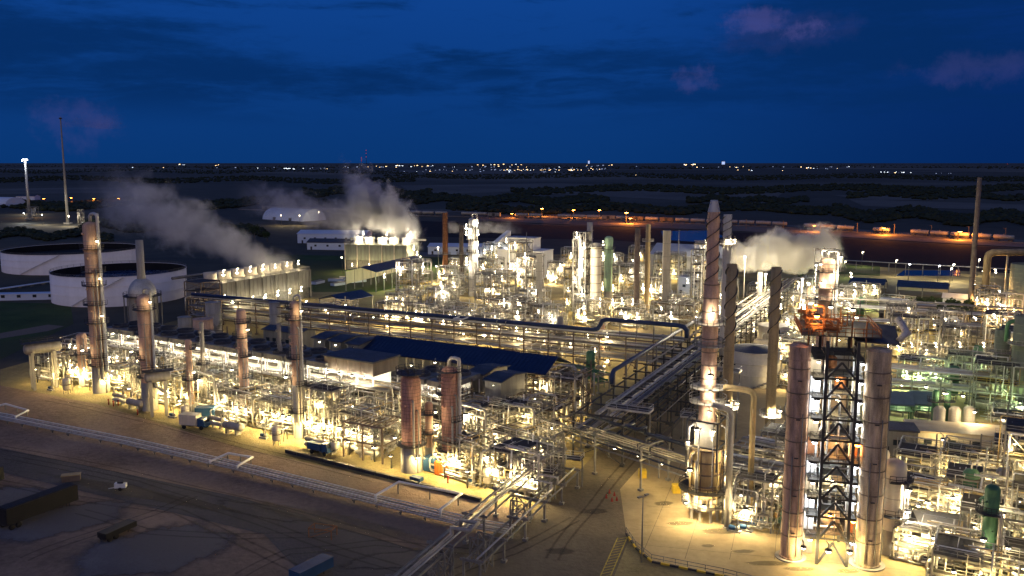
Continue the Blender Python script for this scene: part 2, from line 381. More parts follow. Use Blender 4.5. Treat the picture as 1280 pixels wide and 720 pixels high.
# ------------------------------------------------------------------ lamps
LAMPN = [0]
def glight(root, col_, power, loc, rad=.22):
    ld = LD.get((col_, power, rad))
    if ld is None:
        ld = bpy.data.lights.new('lamp_light', 'POINT'); ld.color = col_; ld.energy = power; ld.shadow_soft_size = rad; LD[(col_, power, rad)] = ld
    lo = bpy.data.objects.new('lamp_light', ld); col.objects.link(lo); lo.parent = root; lo.location = loc
LD = {}
WARM = (1, .76, .38); YELL = (1, .73, .28); WHITE = (1, .86, .62); COOL = (.86, .93, 1); GREENL = (.70, 1, .42); SOD = (1, .30, .04); AMB = (1, .55, .18)
lm_protos = {}
def lamp_proto(kind, colr, power):
    key = (kind, colr, power)
    if key in lm_protos: return lm_protos[key]
    lens = LENSO if colr in (SOD, AMB) else LENSW if colr in (COOL,) else LENS
    nm = {'flood': 'floodlight', 'pole': 'pole_lamp', 'street': 'street_lamp'}[kind]
    r = thing(nm, 'x', {'flood': 'floodlight', 'pole': 'lamp', 'street': 'street lamp'}[kind], (0, 0, -500))
    if kind == 'flood':
        MB().lathe([(.02, .34), (.34, .26), (.36, .12), (.30, .10)], 10).build('hood', DARK, r)
        MB().lathe([(.001, -.14), (.16, -.10), (.25, .02), (.27, .14)], 10).build('lens', lens, r)
        MB().tube([(0, 0, .3), (0, 0, .75), (0, .9, .75)], .05, 5).build('bracket', STEEL, r)
        glight(r, colr, power, (0, 0, -.42))
    elif kind == 'pole':
        MB().tube([(0, 0, 0), (0, 0, 6.15), (0, -.35, 6.25)], [.08, .05, .04], 6).build('pole', STEEL, r)
        MB().lathe([(.02, 6.3), (.34, 6.2), (.36, 6.1)], 8, (0, -.45, 0)).build('hood', DARK, r)
        MB().lathe([(.001, 5.8), (.22, 5.85), (.26, 6.1)], 8, (0, -.45, 0)).build('lens', lens, r)
        glight(r, colr, power, (0, -.5, 5.5))
    lm_protos[key] = r
    return r
LDESC = {WARM: 'warm white', YELL: 'yellowish', WHITE: 'bright white', COOL: 'cool white', GREENL: 'greenish white', SOD: 'orange', AMB: 'amber'}
LGROUP = 'floodlights fixed about the plant'
def flood(p, colr=WARM, power=1500, what=''):
    o = place(lamp_proto('flood', colr, power), p, 0, auto=LDESC[colr] + (' high' if p[2] > 14 else ' low' if p[2] < 5 else '') + ' floodlight' + what)
    o.scale = (R.uniform(1.5, 2.5),) * 3 if p[1] > 290 else (R.uniform(.85, 1.6),) * 3
    o['group'] = LGROUP; LAMPN[0] += 1; return o
def pole(p, colr=WARM, power=1500, h=6.0, what=' pole lamp'):
    h = h; o = place(lamp_proto('pole', colr, power), p, 0, auto=LDESC[colr] + what, scale=(6 if colr == SOD else 1.8, 6 if colr == SOD else 1.8, h / 6.0)); o['group'] = 'pole lamps outside the units'; LAMPN[0] += 1; return o

# ------------------------------------------------------------------ building blocks
def column(label, pos, h, r, m=PINK, plats=(), skirt=3.5, over=None, n=18, auto=None, cat='column', name='process_column', r2=None, zr2=None, skm=CONC, lad=True, bands=True, ht=None, pmat=DARK, cap=False):
    t = thing(name, label, cat, pos, ANG, auto=auto)
    MB().lathe([(r * 1.12, 0), (r * 1.05, skirt), (r * 1.0, skirt + .02)], n).build('skirt', skm, t)
    prof = [(r, skirt)]
    if r2: prof += [(r, zr2), (r2, zr2 + (r - r2) * 1.4)]
    rt = r2 or r
    prof += [(rt, h - rt * .6), (rt * .86, h - rt * .28), (rt * .5, h - rt * .06), (.001, h)]
    MB().lathe(prof, n).build('shell', m, t)
    if bands and m is not BRICK:
        bm = MB()
        z = skirt + 2
        while z < h - 2:
            rr = r if not r2 or z < zr2 else r2
            bm.ring(rr * .97, rr + .05, z, z + .12, n); z += 3.1
        bm.build('insulation_bands', ALU2 if m is not ALU else STEEL, t)
    for i, z in enumerate(plats):
        rr = r if not r2 or z < zr2 else r2
        a0 = R.uniform(0, 6); a1 = a0 + (2 * PI if i % 3 == 0 else 3.9)
        p = MB().ring(rr * .99, rr + 1.05, z - .1, z, 14, a0=a0, a1=a1)
        k = 12
        pts = [((rr + 1.0) * math.cos(a0 + (a1 - a0) * j / k), (rr + 1.0) * math.sin(a0 + (a1 - a0) * j / k), z) for j in range(k + 1)]
        p.rail(pts, 1.1, .07, 9); p.build('platform', pmat, t)
    if lad:
        l = MB(); x = -r - .55
        zz = (plats[-1] if plats else h) + .5
        for s_ in (-.3, .3): l.beam((x, s_, .3), (x, s_, zz), .09)
        for z in range(1, int(zz), 1): l.beam((x, -.3, z), (x, .3, z), .06)
        for z in range(3, int(zz), 2): l.lathe([(.42, 0), (.42, .08)], 7, (x - .05, 0, z), smooth=False)
        l.build('ladder', STEEL, t)
    if cap:
        q_ = MB().ring(.2, r + .9, h + .25, h + .4, 18); q_.rail([((r + .85) * math.cos(k_ * PI / 6), (r + .85) * math.sin(k_ * PI / 6), h + .4) for k_ in range(12)], 1.1, .08, 9, True)
        for k_ in range(4): q_.tube([(math.cos(k_ * 1.6) * r * .5, math.sin(k_ * 1.6) * r * .5, h - .5), (math.cos(k_ * 1.6) * r * .5, math.sin(k_ * 1.6) * r * .5, h + 1.3)], .15, 6)
        q_.build('cap_platform', DARK, t)
    if m is BRICK:
        q_ = MB()
        for k_ in range(int((h - skirt - 1) / .7)): z_ = skirt + .5 + k_ * .7; q_.ring(r * .98, r + .025, z_, z_ + .07, n)
        q_.build('insulation_bands', BRN, t)
    if h > 14:
        q_ = MB()
        for k_ in range(int(h / 2.6)):
            a_ = R.uniform(-2.6, -.3); z_ = R.uniform(skirt + 1, h - 1.5); d_ = Vector((math.cos(a_), math.sin(a_), 0)); q_.tube([d_ * r * .9 + Vector((0, 0, z_)), d_ * (r + .45) + Vector((0, 0, z_))], R.choice([.12, .2, .3]), 8)
        q_.build('nozzles', m, t)
        for k_ in range(2):
            a_ = -.35 - .4 * k_; zt_ = h * R.uniform(.55, .92); d_ = Vector((math.cos(a_), math.sin(a_), 0)); MB().tube([d_ * r * .8 + Vector((0, 0, zt_)), d_ * (r + .35) + Vector((0, 0, zt_ + .05)), d_ * (r + .6) + Vector((0, 0, zt_ - .3)), d_ * (r + .6) + Vector((0, 0, 4)), d_ * (r + 2.5) + Vector((0, 0, 3.6))], R.choice([.1, .16, .2]), 7).build('riser_pipe', ALU2, t)
    for k_, z in enumerate(plats):
        if k_ % 2 == (0 if len(plats) < 3 else 1) and not (1 < 0): flood(Vector(pos) + Vector((R.choice([-1, 1]) * (r + .9), -r - 1.0, z + 2.1)), WARM, 220)
    if over:
        rr = r2 or r; q = over
        MB().tube([(0, 0, h - .1), (0, 0, h + q * 3.2), (.3, .1, h + q * 4.4), (rr * .7, .2, h + q * 5), (rr + q, .3, h + q * 4.3), (rr + q * 1.3, .3, h + q * 3), (rr + q * 1.3, .3, 6), (rr + q * 1.3 + 4, .3, 5)], q, 10).build('overhead_pipe', ALU, t)
    return t

def pump_proto():
    t = thing('pump_set', 'x', 'pump', (0, 0, -500))
    MB().bx(-1.1, 1.1, -.5, .5, 0, .35).build('base_plate', CONC, t)
    MB().lathe([(.001, -.95), (.32, -.95), (.36, -.8), (.36, 0), (.28, .1), (.001, .1)], 10, (0, 0, .75), 'x').build('motor', CBLU, t)
    MB().lathe([(.001, .25), (.3, .25), (.42, .4), (.42, .65), (.2, .8), (.001, .8)], 10, (0, 0, .75), 'x').build('casing', ALU2, t)
    MB().tube([(.5, 0, 1.1), (.5, 0, 2.6), (.5, .2, 2.9), (.5, 2.5, 2.9)], .11, 6).build('pipe', ALU, t)
    t['group'] = 'pump sets on the plant floor'; return t
def exch_proto():
    t = thing('heat_exchanger', 'x', 'heat exchanger', (0, 0, -500))
    for z in (1.3, 2.75):
        MB().lathe([(.001, -3.1), (.3, -3.08), (.62, -2.9), (.62, -2.3), (.75, -2.3), (.75, -2.12), (.6, -2.12), (.6, 2.2), (.74, 2.2), (.74, 2.35), (.62, 2.35), (.62, 2.8), (.001, 2.95)], 12, (0, 0, z), 'x').build('shell', ALU if z < 2 else ALU2, t)
    for x in (-1.5, 1.5): MB().bx(x - .15, x + .15, -.6, .6, 0, 1.0).build('saddle', CONC, t)
    MB().tube([(-2.6, 0, 3.3), (-2.6, 0, 4.6), (-2.6, .4, 4.9), (-2.6, 3, 4.9)], .2, 8).build('pipe', ALU, t)
    MB().tube([(1.6, 0, 3.3), (1.6, 0, 4.2), (2.2, 0, 4.4), (4, 0, 4.4)], .16, 8).build('pipe', ALU2, t)
    t['group'] = 'shell and tube exchangers'; return t
def drum_proto(m, L=7, r=1.2, z=2.2, grp='horizontal drums'):
    t = thing('horizontal_drum', 'x', 'drum', (0, 0, -500)); h = L / 2
    MB().lathe([(.001, -h - r * .5), (r * .6, -h - r * .4), (r * .92, -h - .15 * r), (r, -h), (r, h), (r * .92, h + .15 * r), (r * .6, h + r * .4), (.001, h + r * .5)], 14, (0, 0, z), 'x').build('shell', m, t)
    for x in (-h * .6, h * .6): MB().bx(x - .2, x + .2, -r * .9, r * .9, 0, z - r * .6).build('saddle', CONC, t)
    for x in (-h * .5, h * .3): MB().tube([(x, 0, z + r - .1), (x, 0, z + r + 1.2), (x, .3, z + r + 1.5), (x, 2.2, z + r + 1.5)], .15, 8).build('nozzle_pipe', ALU, t)
    MB().ring(.3, .42, z + r, z + r + .35, 10, (h * .7, 0, 0)).build('manway', STEEL, t)
    t['group'] = grp; return t
def vessel_proto(m, h=8, r=1.1, grp='upright vessels'):
    t = thing('upright_vessel', 'x', 'vessel', (0, 0, -500))
    MB().lathe([(.001, 1.2), (r * .7, 1.35), (r, 1.8), (r, h - .6), (r * .7, h - .15), (.001, h)], 14).build('shell', m, t)
    for i in range(4):
        a = PI / 4 + i * PI / 2; MB().beam((r * .85 * math.cos(a), r * .85 * math.sin(a), 0), (r * .85 * math.cos(a), r * .85 * math.sin(a), 2.0), .16).build('leg', STEEL, t)
    p = MB().ring(r, r + .8, h * .6, h * .6 + .08, 12); p.rail([((r + .75) * math.cos(k), (r + .75) * math.sin(k), h * .6) for k in (0, 1, 2, 3, 4, 5, 6.28)], 1.1, .06, 9); p.build('platform', GRATE, t)
    MB().tube([(0, 0, h - .1), (0, 0, h + .8), (.4, 0, h + 1.1), (r + .5, 0, h + 1.1), (r + .7, 0, h + .7), (r + .7, 0, 1)], .14, 8).build('pipe', ALU, t)
    t['group'] = grp; return t
PUMP = pump_proto(); EXCH = exch_proto()
DRUMS = [(drum_proto(ALU), 'silver'), (drum_proto(ALU2, 5, .9, 1.8), 'small dull grey'), (drum_proto(CREAM, 8, 1.4, 2.6), 'large cream')]
VES = [(vessel_proto(ALU), 'silver'), (vessel_proto(CREAM, 6, 1.4), 'stout cream'), (vessel_proto(PINK, 11, .8), 'slim pinkish'), (vessel_proto(ALU2, 14, 1.0), 'tall grey')]
GVES = (vessel_proto(GRN, 9, 1.3), 'green')

PM = [ALU, ALU, ALU2, ALU2, STEEL, TAN, WHT, ALU]
def zigpipe(rr, L, W, z0, z1, levels, r):
    """an orthogonal pipe route inside a steel frame"""
    p = Vector((rr.uniform(-.3, L + .3), rr.choice([-.5, W + .4, rr.uniform(0, W), rr.uniform(0, W)]), rr.uniform(.4, z1 * .6))); pts = [p.copy()]
    ax = rr.choice('xz')
    for _ in range(rr.randint(3, 6)):
        if ax == 'z': p.z = min(z1 + 1.5, max(.5, rr.choice(levels) + rr.uniform(-1.2, 1.6)))
        elif ax == 'x': p.x = rr.uniform(-1, L + 1)
        else: p.y = rr.uniform(-.8, W + .8)
        if (p - pts[-1]).length > r * 4: pts.append(p.copy())
        ax = rr.choice([q for q in 'xxyzz' if q != ax])
    if len(pts) < 2: pts.append(p + Vector((3, 0, 0)))
    out = [pts[0]]
    for i in range(1, len(pts) - 1):   # mitred elbows
        a_, b_, c_ = pts[i - 1], pts[i], pts[i + 1]; k = min(r * 1.8, (b_ - a_).length * .45, (c_ - b_).length * .45)
        out += [b_ + (a_ - b_).normalized() * k, b_ + (c_ - b_).normalized() * k]
    return out + [pts[-1]]
def structure_proto(seed, L=12, W=8, levels=(5, 9.5, 14), npipe=26, fm=STEEL, cover=.34, heavy=.28, desc=''):
    rr = random.Random(seed); t = thing('process_structure', 'x', 'steel structure', (0, 0, -500))
    t['group'] = 'open steel process structures'
    nx = max(2, round(L / 5)); top = levels[-1]
    for i in range(nx + 1):
        for y in (0, W): MB().beam((L * i / nx, y, 0), (L * i / nx, y, top + (rr.choice([0, 0, 1.2, 3]) if y else 0)), heavy).build('post', fm, t)
    for z in levels:
        q = MB()
        for i in range(nx + 1): q.beam((L * i / nx, .14, z - .2), (L * i / nx, W - .14, z - .2), heavy)
        for y in (0, W): q.bx(.14, L - .14, y - .1, y + .1, z - .38, z - .06)
        q.build('beam_grid', fm, t)
        d = MB(); cells = 0
        for i in range(nx):
            for j in range(2):
                if rr.random() < cover or (i == 0 and j == 0):
                    d.bx(L * i / nx, L * (i + 1) / nx, W * j / 2, W * (j + 1) / 2, z, z + .06); cells += 1
        d.build('deck', GRATE, t)
        MB().rail([(0, 0, z), (L, 0, z), (L, W, z), (0, W, z)], 1.1, .07, 2.5, True).build('handrail', fm if rr.random() < .9 else YEL, t)
    z0 = 0
    for z in levels:
        i = rr.randrange(nx)
        for y in (0, W):
            x0, x1 = L * i / nx, L * (i + 1) / nx
            if rr.random() < .6: MB().beam((x0, y, z0), (x1, y, z), .16).build('brace', fm, t)
            MB().beam((x1, y, z0), (x0, y, z), .16).build('brace', fm, t)
        z0 = z
    st = MB(); z0 = 0
    for k, z in enumerate(levels):
        xa, xb = (L + .4, L + .4); ya, yb = (0, W * .8) if k % 2 == 0 else (W * .8, 0)
        for x in (L + .3, L + 1.1): st.beam((x, ya, z0), (x, yb, z), .14)
        n = int((z - z0) / .45)
        for s_ in range(n): u = s_ / n; st.bx(L + .3, L + 1.1, ya + (yb - ya) * u - .12, ya + (yb - ya) * u + .12, z0 + (z - z0) * u, z0 + (z - z0) * u + .05)
        z0 = z
    st.build('stair', fm, t)
    for k in range(int(npipe * 1.5)):
        r = rr.choice([.06, .07, .09, .09, .12, .12, .17, .25])
        MB().tube(zigpipe(rr, L, W, 0, top, (1.5,) + tuple(levels), r), r, 7).build('pipe', rr.choice(PM), t)
    for z in levels[:-1]:
        for _ in range(2):
            x, y = rr.uniform(1.5, L - 1.5), rr.uniform(1.5, W - 1.5); rd = rr.uniform(.5, 1.0)
            if rr.random() < .5: MB().lathe([(.001, .4), (rd, .6), (rd, 2.6), (rd * .6, 3.0), (.001, 3.1)], 12, (x, y, z + .1)).build('vessel', rr.choice(PM), t)
            else: MB().lathe([(.001, -1.9), (rd * .6, -1.8), (rd * .8, -1.5), (rd * .8, 1.5), (rd * .6, 1.8), (.001, 1.9)], 12, (L / 2, y, z + 1.1), 'x').build('vessel', rr.choice(PM), t)
    return t
SP = [(structure_proto(1, 14, 9, (5, 10, 15), 34), 'three deck steel process frame', 14, 9, 15),
      (structure_proto(2, 11, 8, (4.5, 9), 34, cover=.2), 'two deck steel process frame', 11, 8, 9),
      (structure_proto(3, 9, 8, (5, 10, 15, 20), 34, cover=.3), 'tall four deck steel process frame', 9, 8, 20),
      (structure_proto(4, 16, 9, (5.5, 10), 40, BRN, .3), 'long brown steel pipe frame', 16, 9, 10),
      (structure_proto(5, 8, 7, (4, 7.5, 11), 28, cover=.3), 'compact three deck steel frame', 8, 7, 11),
      (structure_proto(6, 12, 8, (3.6, 6.6), 44, STEEL, .08), 'low two deck pipe frame', 12, 8, 6.6),
      (structure_proto(8, 7, 7, (5, 10, 15, 20, 25), 30, BRN, .5), 'slender five deck brown frame', 7, 7, 25),
      (structure_proto(9, 13, 9, (6, 12, 17), 38, cover=.5), 'heavily decked steel process frame', 13, 9, 17)]
def put_structure(i, p, rz=ANG, sc_=None, lamps=2, lc=WARM, power=1500, equip=True, extra=''):
    pr, desc, L, W, top = SP[i]
    k = sc_ or 1.0
    o = place(pr, p, rz, auto=desc + extra, scale=(1, 1, k))
    ca, sa = math.cos(rz), math.sin(rz)
    def loc(x, y, z): return Vector((p[0] + x * ca - y * sa, p[1] + x * sa + y * ca, z))
    zs = [3.6] + [z for z in (4.3, 8.6, 13.6, 18.5, 23.5) if z < top * k]
    for j in range(lamps):
        z = zs[(j * 2 + i) % len(zs)]
        y = R.choice([-.9, -.9, W * .5]); flood(loc(L * (j + .5) / lamps + R.uniform(-1, 1), y, z), lc, power * R.choice([.7, 1.2, 1.9]))
    if equip:
        for j in range(2):
            q = R.random(); x, y = L * (.25 + .5 * j), W * .5
            if q < .35: place(EXCH, loc(x, y, .05), rz + R.choice([0, PI / 2]), auto='stacked silver heat exchangers')
            elif q < .6:
                d = R.choice(DRUMS); place(d[0], loc(x, y, .05), rz, auto=d[1] + ' horizontal drum')
            else:
                place(PUMP, loc(x, y - 1, .05), rz, auto='blue motored pump set')
    return o

def rack(label, p0, p1, W, levels, span=6.0, per=6, z_in=None, pm=None, top=None, seed=0, cat='pipe rack', name='pipe_rack', fm=STEEL, rmin=.1, rmax=.3, roof=None, zpipe=.35, group=None, brace=True, stubs=True):
    rr = random.Random(seed); p0 = Vector(p0); p1 = Vector(p1); p0.z = p1.z = 0
    L = (p1 - p0).length; rz = dirang(p0, p1); t = thing(name, label, cat, p0, rz, group)
    n = max(1, round(L / span)); tz = levels[-1]
    for i in range(n + 1):
        x = L * i / n; q = MB()
        for y in (0, W): q.beam((x, y, 0), (x, y, tz + .1), .3)
        for z in levels: q.bx(x - .13, x + .13, -.6, W + .6, z - .35, z - .02)
        for y in (0, W): q.box((x, y, .25), (.8, .8, .5))
        if brace and i % 3 == 0: q.beam((x, 0, .4), (x, W, levels[0] - .4), .14); q.beam((x, W, .4), (x, 0, levels[0] - .4), .14)
        q.build('support_frame', fm, t)
    q = MB()
    for z in levels:
        for y in (0, W): q.bx(0, L, y - .1, y + .1, z - .75, z - .45)
    q.build('side_beams', fm, t)
    cnt = 0
    for li, z in enumerate(levels):
        y = .4
        while y < W - .3 and cnt < 85:
            r = rr.choice([rmin, rmin, rmin * 1.5, rmax * .6, rmax * .6, rmax])
            if rr.random() < per / 10:
                a_ = 0 if rr.random() < .75 else rr.uniform(0, L * .4); c_ = L if rr.random() < .75 else rr.uniform(L * .6, L)
                pts = [(a_, y + r, z + r), (c_, y + r, z + r)]
                if rr.random() < .25 and L > 20:   # expansion loop
                    m_ = rr.uniform(a_ + 6, c_ - 8); dy = rr.uniform(2, 4) * rr.choice((1, -1))
                    pts = [(a_, y + r, z + r), (m_, y + r, z + r), (m_, y + r, z + r + 1.2), (m_, y + dy, z + r + 1.2), (m_ + 3, y + dy, z + r + 1.2), (m_ + 3, y + r, z + r + 1.2), (m_ + 3, y + r, z + r), (c_, y + r, z + r)]
                elif stubs and rr.random() < .3:
                    pts += [(c_, y + r, max(.5, z - rr.uniform(1, 5)))]
                MB().tube(pts, r, 7).build('pipe', rr.choice(pm or PM), t); cnt += 1
            y += 2 * r + rr.uniform(.12, .3)
    if roof:
        z = tz + roof[1]
        MB().add([(0, -1, z - .5), (L, -1, z - .5), (L, W + 1, z - .5), (0, W + 1, z - .5), (0, W / 2, z + .5), (L, W / 2, z + .5)], [(0, 1, 5, 4), (4, 5, 2, 3), (0, 4, 3), (1, 2, 5), (3, 2, 1, 0)]).build('roof', roof[0], t)
        q = MB()
        for i in range(n + 1):
            for y in (0, W): q.beam((L * i / n, y, tz), (L * i / n, y, z - .5), .2)
        q.build('roof_posts', fm, t)
    return t

def building(label, p, rz, L, W, h, wall=WHT, roof=SLATE, cat='building', name='building', gable=0.0, wins=4, door=True, auto=None, emitw=None):
    t = thing(name, label, cat, p, rz, auto=auto)
    if gable:
        MB().add([(0, 0, 0), (L, 0, 0), (L, W, 0), (0, W, 0), (0, 0, h), (L, 0, h), (L, W, h), (0, W, h), (0, W / 2, h + gable - .05), (L, W / 2, h + gable - .05)],
                 [(0, 1, 5, 4), (1, 2, 6, 9, 5), (2, 3, 7, 6), (3, 0, 4, 8, 7), (4, 5, 9, 8), (8, 9, 6, 7)]).build('wall', wall, t)
        o = .5; MB().add([(-o, -o, h - .1), (L + o, -o, h - .1), (L + o, W / 2, h + gable + .15), (-o, W / 2, h + gable + .15), (L + o, W + o, h - .1), (-o, W + o, h - .1)] +
                         [(-o, -o, h + .1), (L + o, -o, h + .1), (L + o, W / 2, h + gable + .35), (-o, W / 2, h + gable + .35), (L + o, W + o, h + .1), (-o, W + o, h + .1)],
                         [(3, 2, 1, 0), (5, 4, 2, 3), (6, 7, 8, 9), (9, 8, 10, 11), (0, 1, 7, 6), (4, 5, 11, 10), (1, 2, 8, 7), (2, 4, 10, 8), (0, 6, 9, 3), (3, 9, 11, 5)]).build('roof', roof, t)
    else:
        MB().bx(0, L, 0, W, 0, h).build('wall', wall, t); MB().bx(-.3, L + .3, -.3, W + .3, h, h + .35).build('roof', roof, t)
    for i in range(wins):
        x = L * (i + .7) / (wins + .6); f = MB().bx(x - .8, x + .8, -.06, .0, h * .45, h * .45 + 1.3).build('window', STEEL, t)
        MB().bx(x - .7, x + .7, -.09, -.061, h * .45 + .1, h * .45 + 1.2).build('pane', GLS, f)
    if door:
        d = MB().bx(L * .06, L * .06 + 1.2, -.08, 0, 0, 2.2).build('door', GRN if wall is CREAM else DARK, t); MB().bx(L * .06 + 1, L * .06 + 1.08, -.14, -.081, 1, 1.15).build('handle', ALU, d)
    return t

# ================================================================== FRONT ROW
def h_(px_, pb, pt_): return topz(px_, pb, pt_)
column('tallest pinkish column at the far left with a looping overhead pipe', g(127, 490), h_(127, 490, 277), 1.95, PINK, plats=(7.5, 9.7, 14.5, 18.8, 23.5, 28.5, 32, 38), skirt=7, over=.42)
column('pinkish column with a silver lower skirt in front of the domed vessel', g(188, 512), h_(188, 512, 368), 1.7, PINK, plats=(8.5, 13, 19, 25), skirt=7, over=.3)
column('short pinkish column just left of the tallest pink column', g(106, 482), h_(106, 482, 416), 1.3, PINK, plats=(9,), skirt=3)
column('very slim pinkish column between the domed vessel and the brown platforms', g(240, 520), h_(240, 520, 424), .75, PINK, plats=(9, 16.5), skirt=3, n=12)
column('slim grey pole-like column standing in the front row', g(257, 515), h_(257, 515, 402), .55, ALU2, plats=(12,), skirt=2, n=10, lad=False)
column('pinkish column with five dark platforms in the middle of the front row', g(307, 522), h_(307, 522, 386), 1.15, PINK, plats=(7, 10, 15, 19.5, 23), skirt=4)
column('tall pinkish column with a crown platform and silver lower half', g(374, 547), h_(374, 547, 376), 1.05, PINK, plats=(6, 12, 18, 26.5, 29), skirt=12, skm=ALU2, over=.25)
column('stout brick-red column with a dark cap platform', g(515, 588), h_(515, 588, 468), 1.95, BRICK, plats=(5.5,), skirt=5, skm=ALU2, n=22, cap=True)
column('brick-red column with crowded platforms on top beside the orange container', g(563, 592), h_(563, 592, 458), 1.6, BRICK, plats=(5, 11, 16, 20.6), skirt=5, skm=ALU2, over=.35, n=20)
column('narrow dark pinkish column between the two brick-red columns', g(537, 576), h_(537, 576, 502), .8, PINK, plats=(6, 10), skirt=3, n=12)
column('thin pale column behind the crowned pink column', g(352, 505), h_(352, 505, 405), .5, ALU2, plats=(), skirt=2, n=10, lad=False)
# domed silver vessel with a chimney
p = g(181, 420); t = thing('domed_vessel', 'silver domed vessel with a narrow stack rising from its dome', 'vessel', p, ANG)
hz = h_(181, 420, 347); zt = h_(181, 420, 300)
MB().lathe([(4.6, 0), (4.6, hz - 6)], 26).build('shell', ALU2, t)
MB().lathe([(4.7, hz - 6)] + [(4.7 * math.cos(a), hz - 6 + 6 * math.sin(a)) for a in (.2, .4, .6, .8, 1.0, 1.2, 1.35)], 26).build('dome', ALU, t)
MB().lathe([(1.5, hz - 1), (1.3, hz + 2), (1.3, zt), (1.15, zt), (1.15, zt - 1)], 16).build('stack', ALU2, t)
q = MB().ring(4.7, 6.3, hz - 6.3, hz - 6.1, 24); q.rail([(6.2 * math.cos(k), 6.2 * math.sin(k), hz - 6.1) for k in [i * PI / 10 for i in range(20)]], 1.1, .07, 9, True); q.build('platform', DARK, t)
q = MB()
for i in range(8): a = i * PI / 4; q.beam((6 * math.cos(a), 6 * math.sin(a), 0), (6 * math.cos(a), 6 * math.sin(a), hz - 6.3), .3)
q.build('support_legs', STEEL, t)

# drum on portals at far left
def elevated_drum(label, pa, pb, z, r, m=ALU2):
    L = (pb - pa).length; t = thing('elevated_drum', label, 'drum', pa, dirang(pa, pb))
    MB().lathe([(.001, -.6), (r * .7, -.4), (r, .1), (r, L - .1), (r * .7, L + .4), (.001, L + .6)], 16, (0, 0, z), 'x').build('shell', m, t)
    for x in (L * .15, L * .8):
        for y in (-r, r): MB().bx(x - .35, x + .35, y - .35, y + .35, 0, z - r * .8).build('pier', CONC, t)
        MB().bx(x - .4, x + .4, -r - .5, r + .5, z - r - .35, z - r * .6).build('saddle', CONC, t)
    q = MB().bx(-1, L + 1, -1.5, 1.5, z + r + .1, z + r + .2); q.rail([(-1, -1.5, z + r + .2), (L + 1, -1.5, z + r + .2), (L + 1, 1.5, z + r + .2), (-1, 1.5, z + r + .2)], 1.1, .08, 2, True); q.build('platform', DARK, t)
    return t
pa = g(36, 488); pb = g(78, 482); elevated_drum('large silver drum raised on concrete piers at the far left edge of the plant', pa, pb, h_(36, 488, 437), 1.4)
elevated_drum('silver horizontal drum raised beside the pinkish column with silver skirt', g(186, 520), g(214, 517), h_(186, 520, 472), 1.3)

def along(pts, d):
    """point at distance d along a polyline of ground points"""
    for a, c in zip(pts, pts[1:]):
        L = (c - a).length
        if d <= L: return a + (c - a) * (d / L), dirang(a, c)
        d -= L
    return pts[-1], dirang(pts[-2], pts[-1])
front = px((42, 474), (130, 486), (300, 530), (420, 556), (560, 596), (668, 626))
FL = sum((c - a).length for a, c in zip(front, front[1:]))
d = 0; i = 0
order = [5, 1, 5, 4, 5, 1, 5, 5, 4, 5, 1, 5, 1, 4, 5]
while d < FL - 6:
    p, an = along(front, d); k = order[i % len(order)]
    if not (455 < 640 + F * p.x / p.y * 1 < 505):
        put_structure(k, p, an + R.uniform(-.03, .03), R.uniform(.85, 1.15), 4, YELL if i % 3 else WARM, 1800)
    d += SP[k][2] + R.uniform(.8, 2.5); i += 1
d = 3
while d < FL:
    p, an = along(front, d); pole(p + Vector((R.uniform(-1, 1), -1.8 - R.random() * 2, 0)), YELL, 1150, R.uniform(2.8, 4)); d += R.uniform(5.5, 8.5)
# second and third row, under and before the cooler rack
row2 = px((110, 462), (230, 482), (330, 506), (450, 530), (560, 560), (660, 590))
d = 3; i = 2; L2 = sum((c - a).length for a, c in zip(row2, row2[1:]))
while d < L2 - 8:
    p, an = along(row2, d); k = [1, 5, 4, 1, 5, 3][i % 6]
    put_structure(k, p, an, R.uniform(.8, 1.05), 4, WARM, 1900, equip=i % 2 == 0); d += SP[k][2] + 1.2; i += 1
row2b = px((70, 455), (140, 458), (230, 468), (330, 488))
for d in (2, 20, 38, 56, 74):
    p, an = along(row2b, d); put_structure([5, 1, 3, 5, 1][d // 18 % 5], p, an, 1, 3, WARM, 1500)
# small process vessels along the front
for i, (x, y) in enumerate([(64, 488), (84, 492), (150, 505), (170, 512), (216, 522), (232, 528), (272, 535), (292, 542), (330, 548), (346, 556), (392, 562), (410, 566), (590, 606), (610, 610), (632, 616), (650, 620)]):
    r = i % 4
    if r == 0: place(PUMP, g(x, y), ANG, auto='blue motored pump set')
    elif r == 1: v = VES[i % 4]; place(v[0], g(x, y), 0, auto=v[1] + ' upright vessel', scale=(.7, .7, .7))
    elif r == 2: place(EXCH, g(x, y), ANG, auto='stacked silver heat exchangers', scale=(.8, .8, .8))
    else: dd = DRUMS[1]; place(dd[0], g(x, y), ANG, auto=dd[1] + ' horizontal drum')

# bare brown frame
pf = g(430, 571); t = thing('open_steel_structure', 'bare brown steel frame with an empty slatted top near the front edge', 'steel structure', pf, dirang(g(430, 571), g(476, 580)))
zt = h_(430, 571, 527); Lf = (g(476, 580) - pf).length * 1.05; Wf = 8
for x in (0, Lf / 2, Lf):
    for y in (0, Wf): MB().beam((x, y, 0), (x, y, zt), .32).build('post', BRN, t)
for z in (zt * .5, zt):
    q = MB()
    for y in (0, Wf): q.beam((0, y, z), (Lf, y, z), .3)
    for i in range(9 if z == zt else 3): q.beam((Lf * i / (8 if z == zt else 2), 0, z), (Lf * i / (8 if z == zt else 2), Wf, z), .22)
    q.build('beam_grid', BRN, t)
for x in (1, 4): place(EXCH, pf + Vector((x + 1, 3 - x, .05)), ANG, auto='stacked silver heat exchangers')

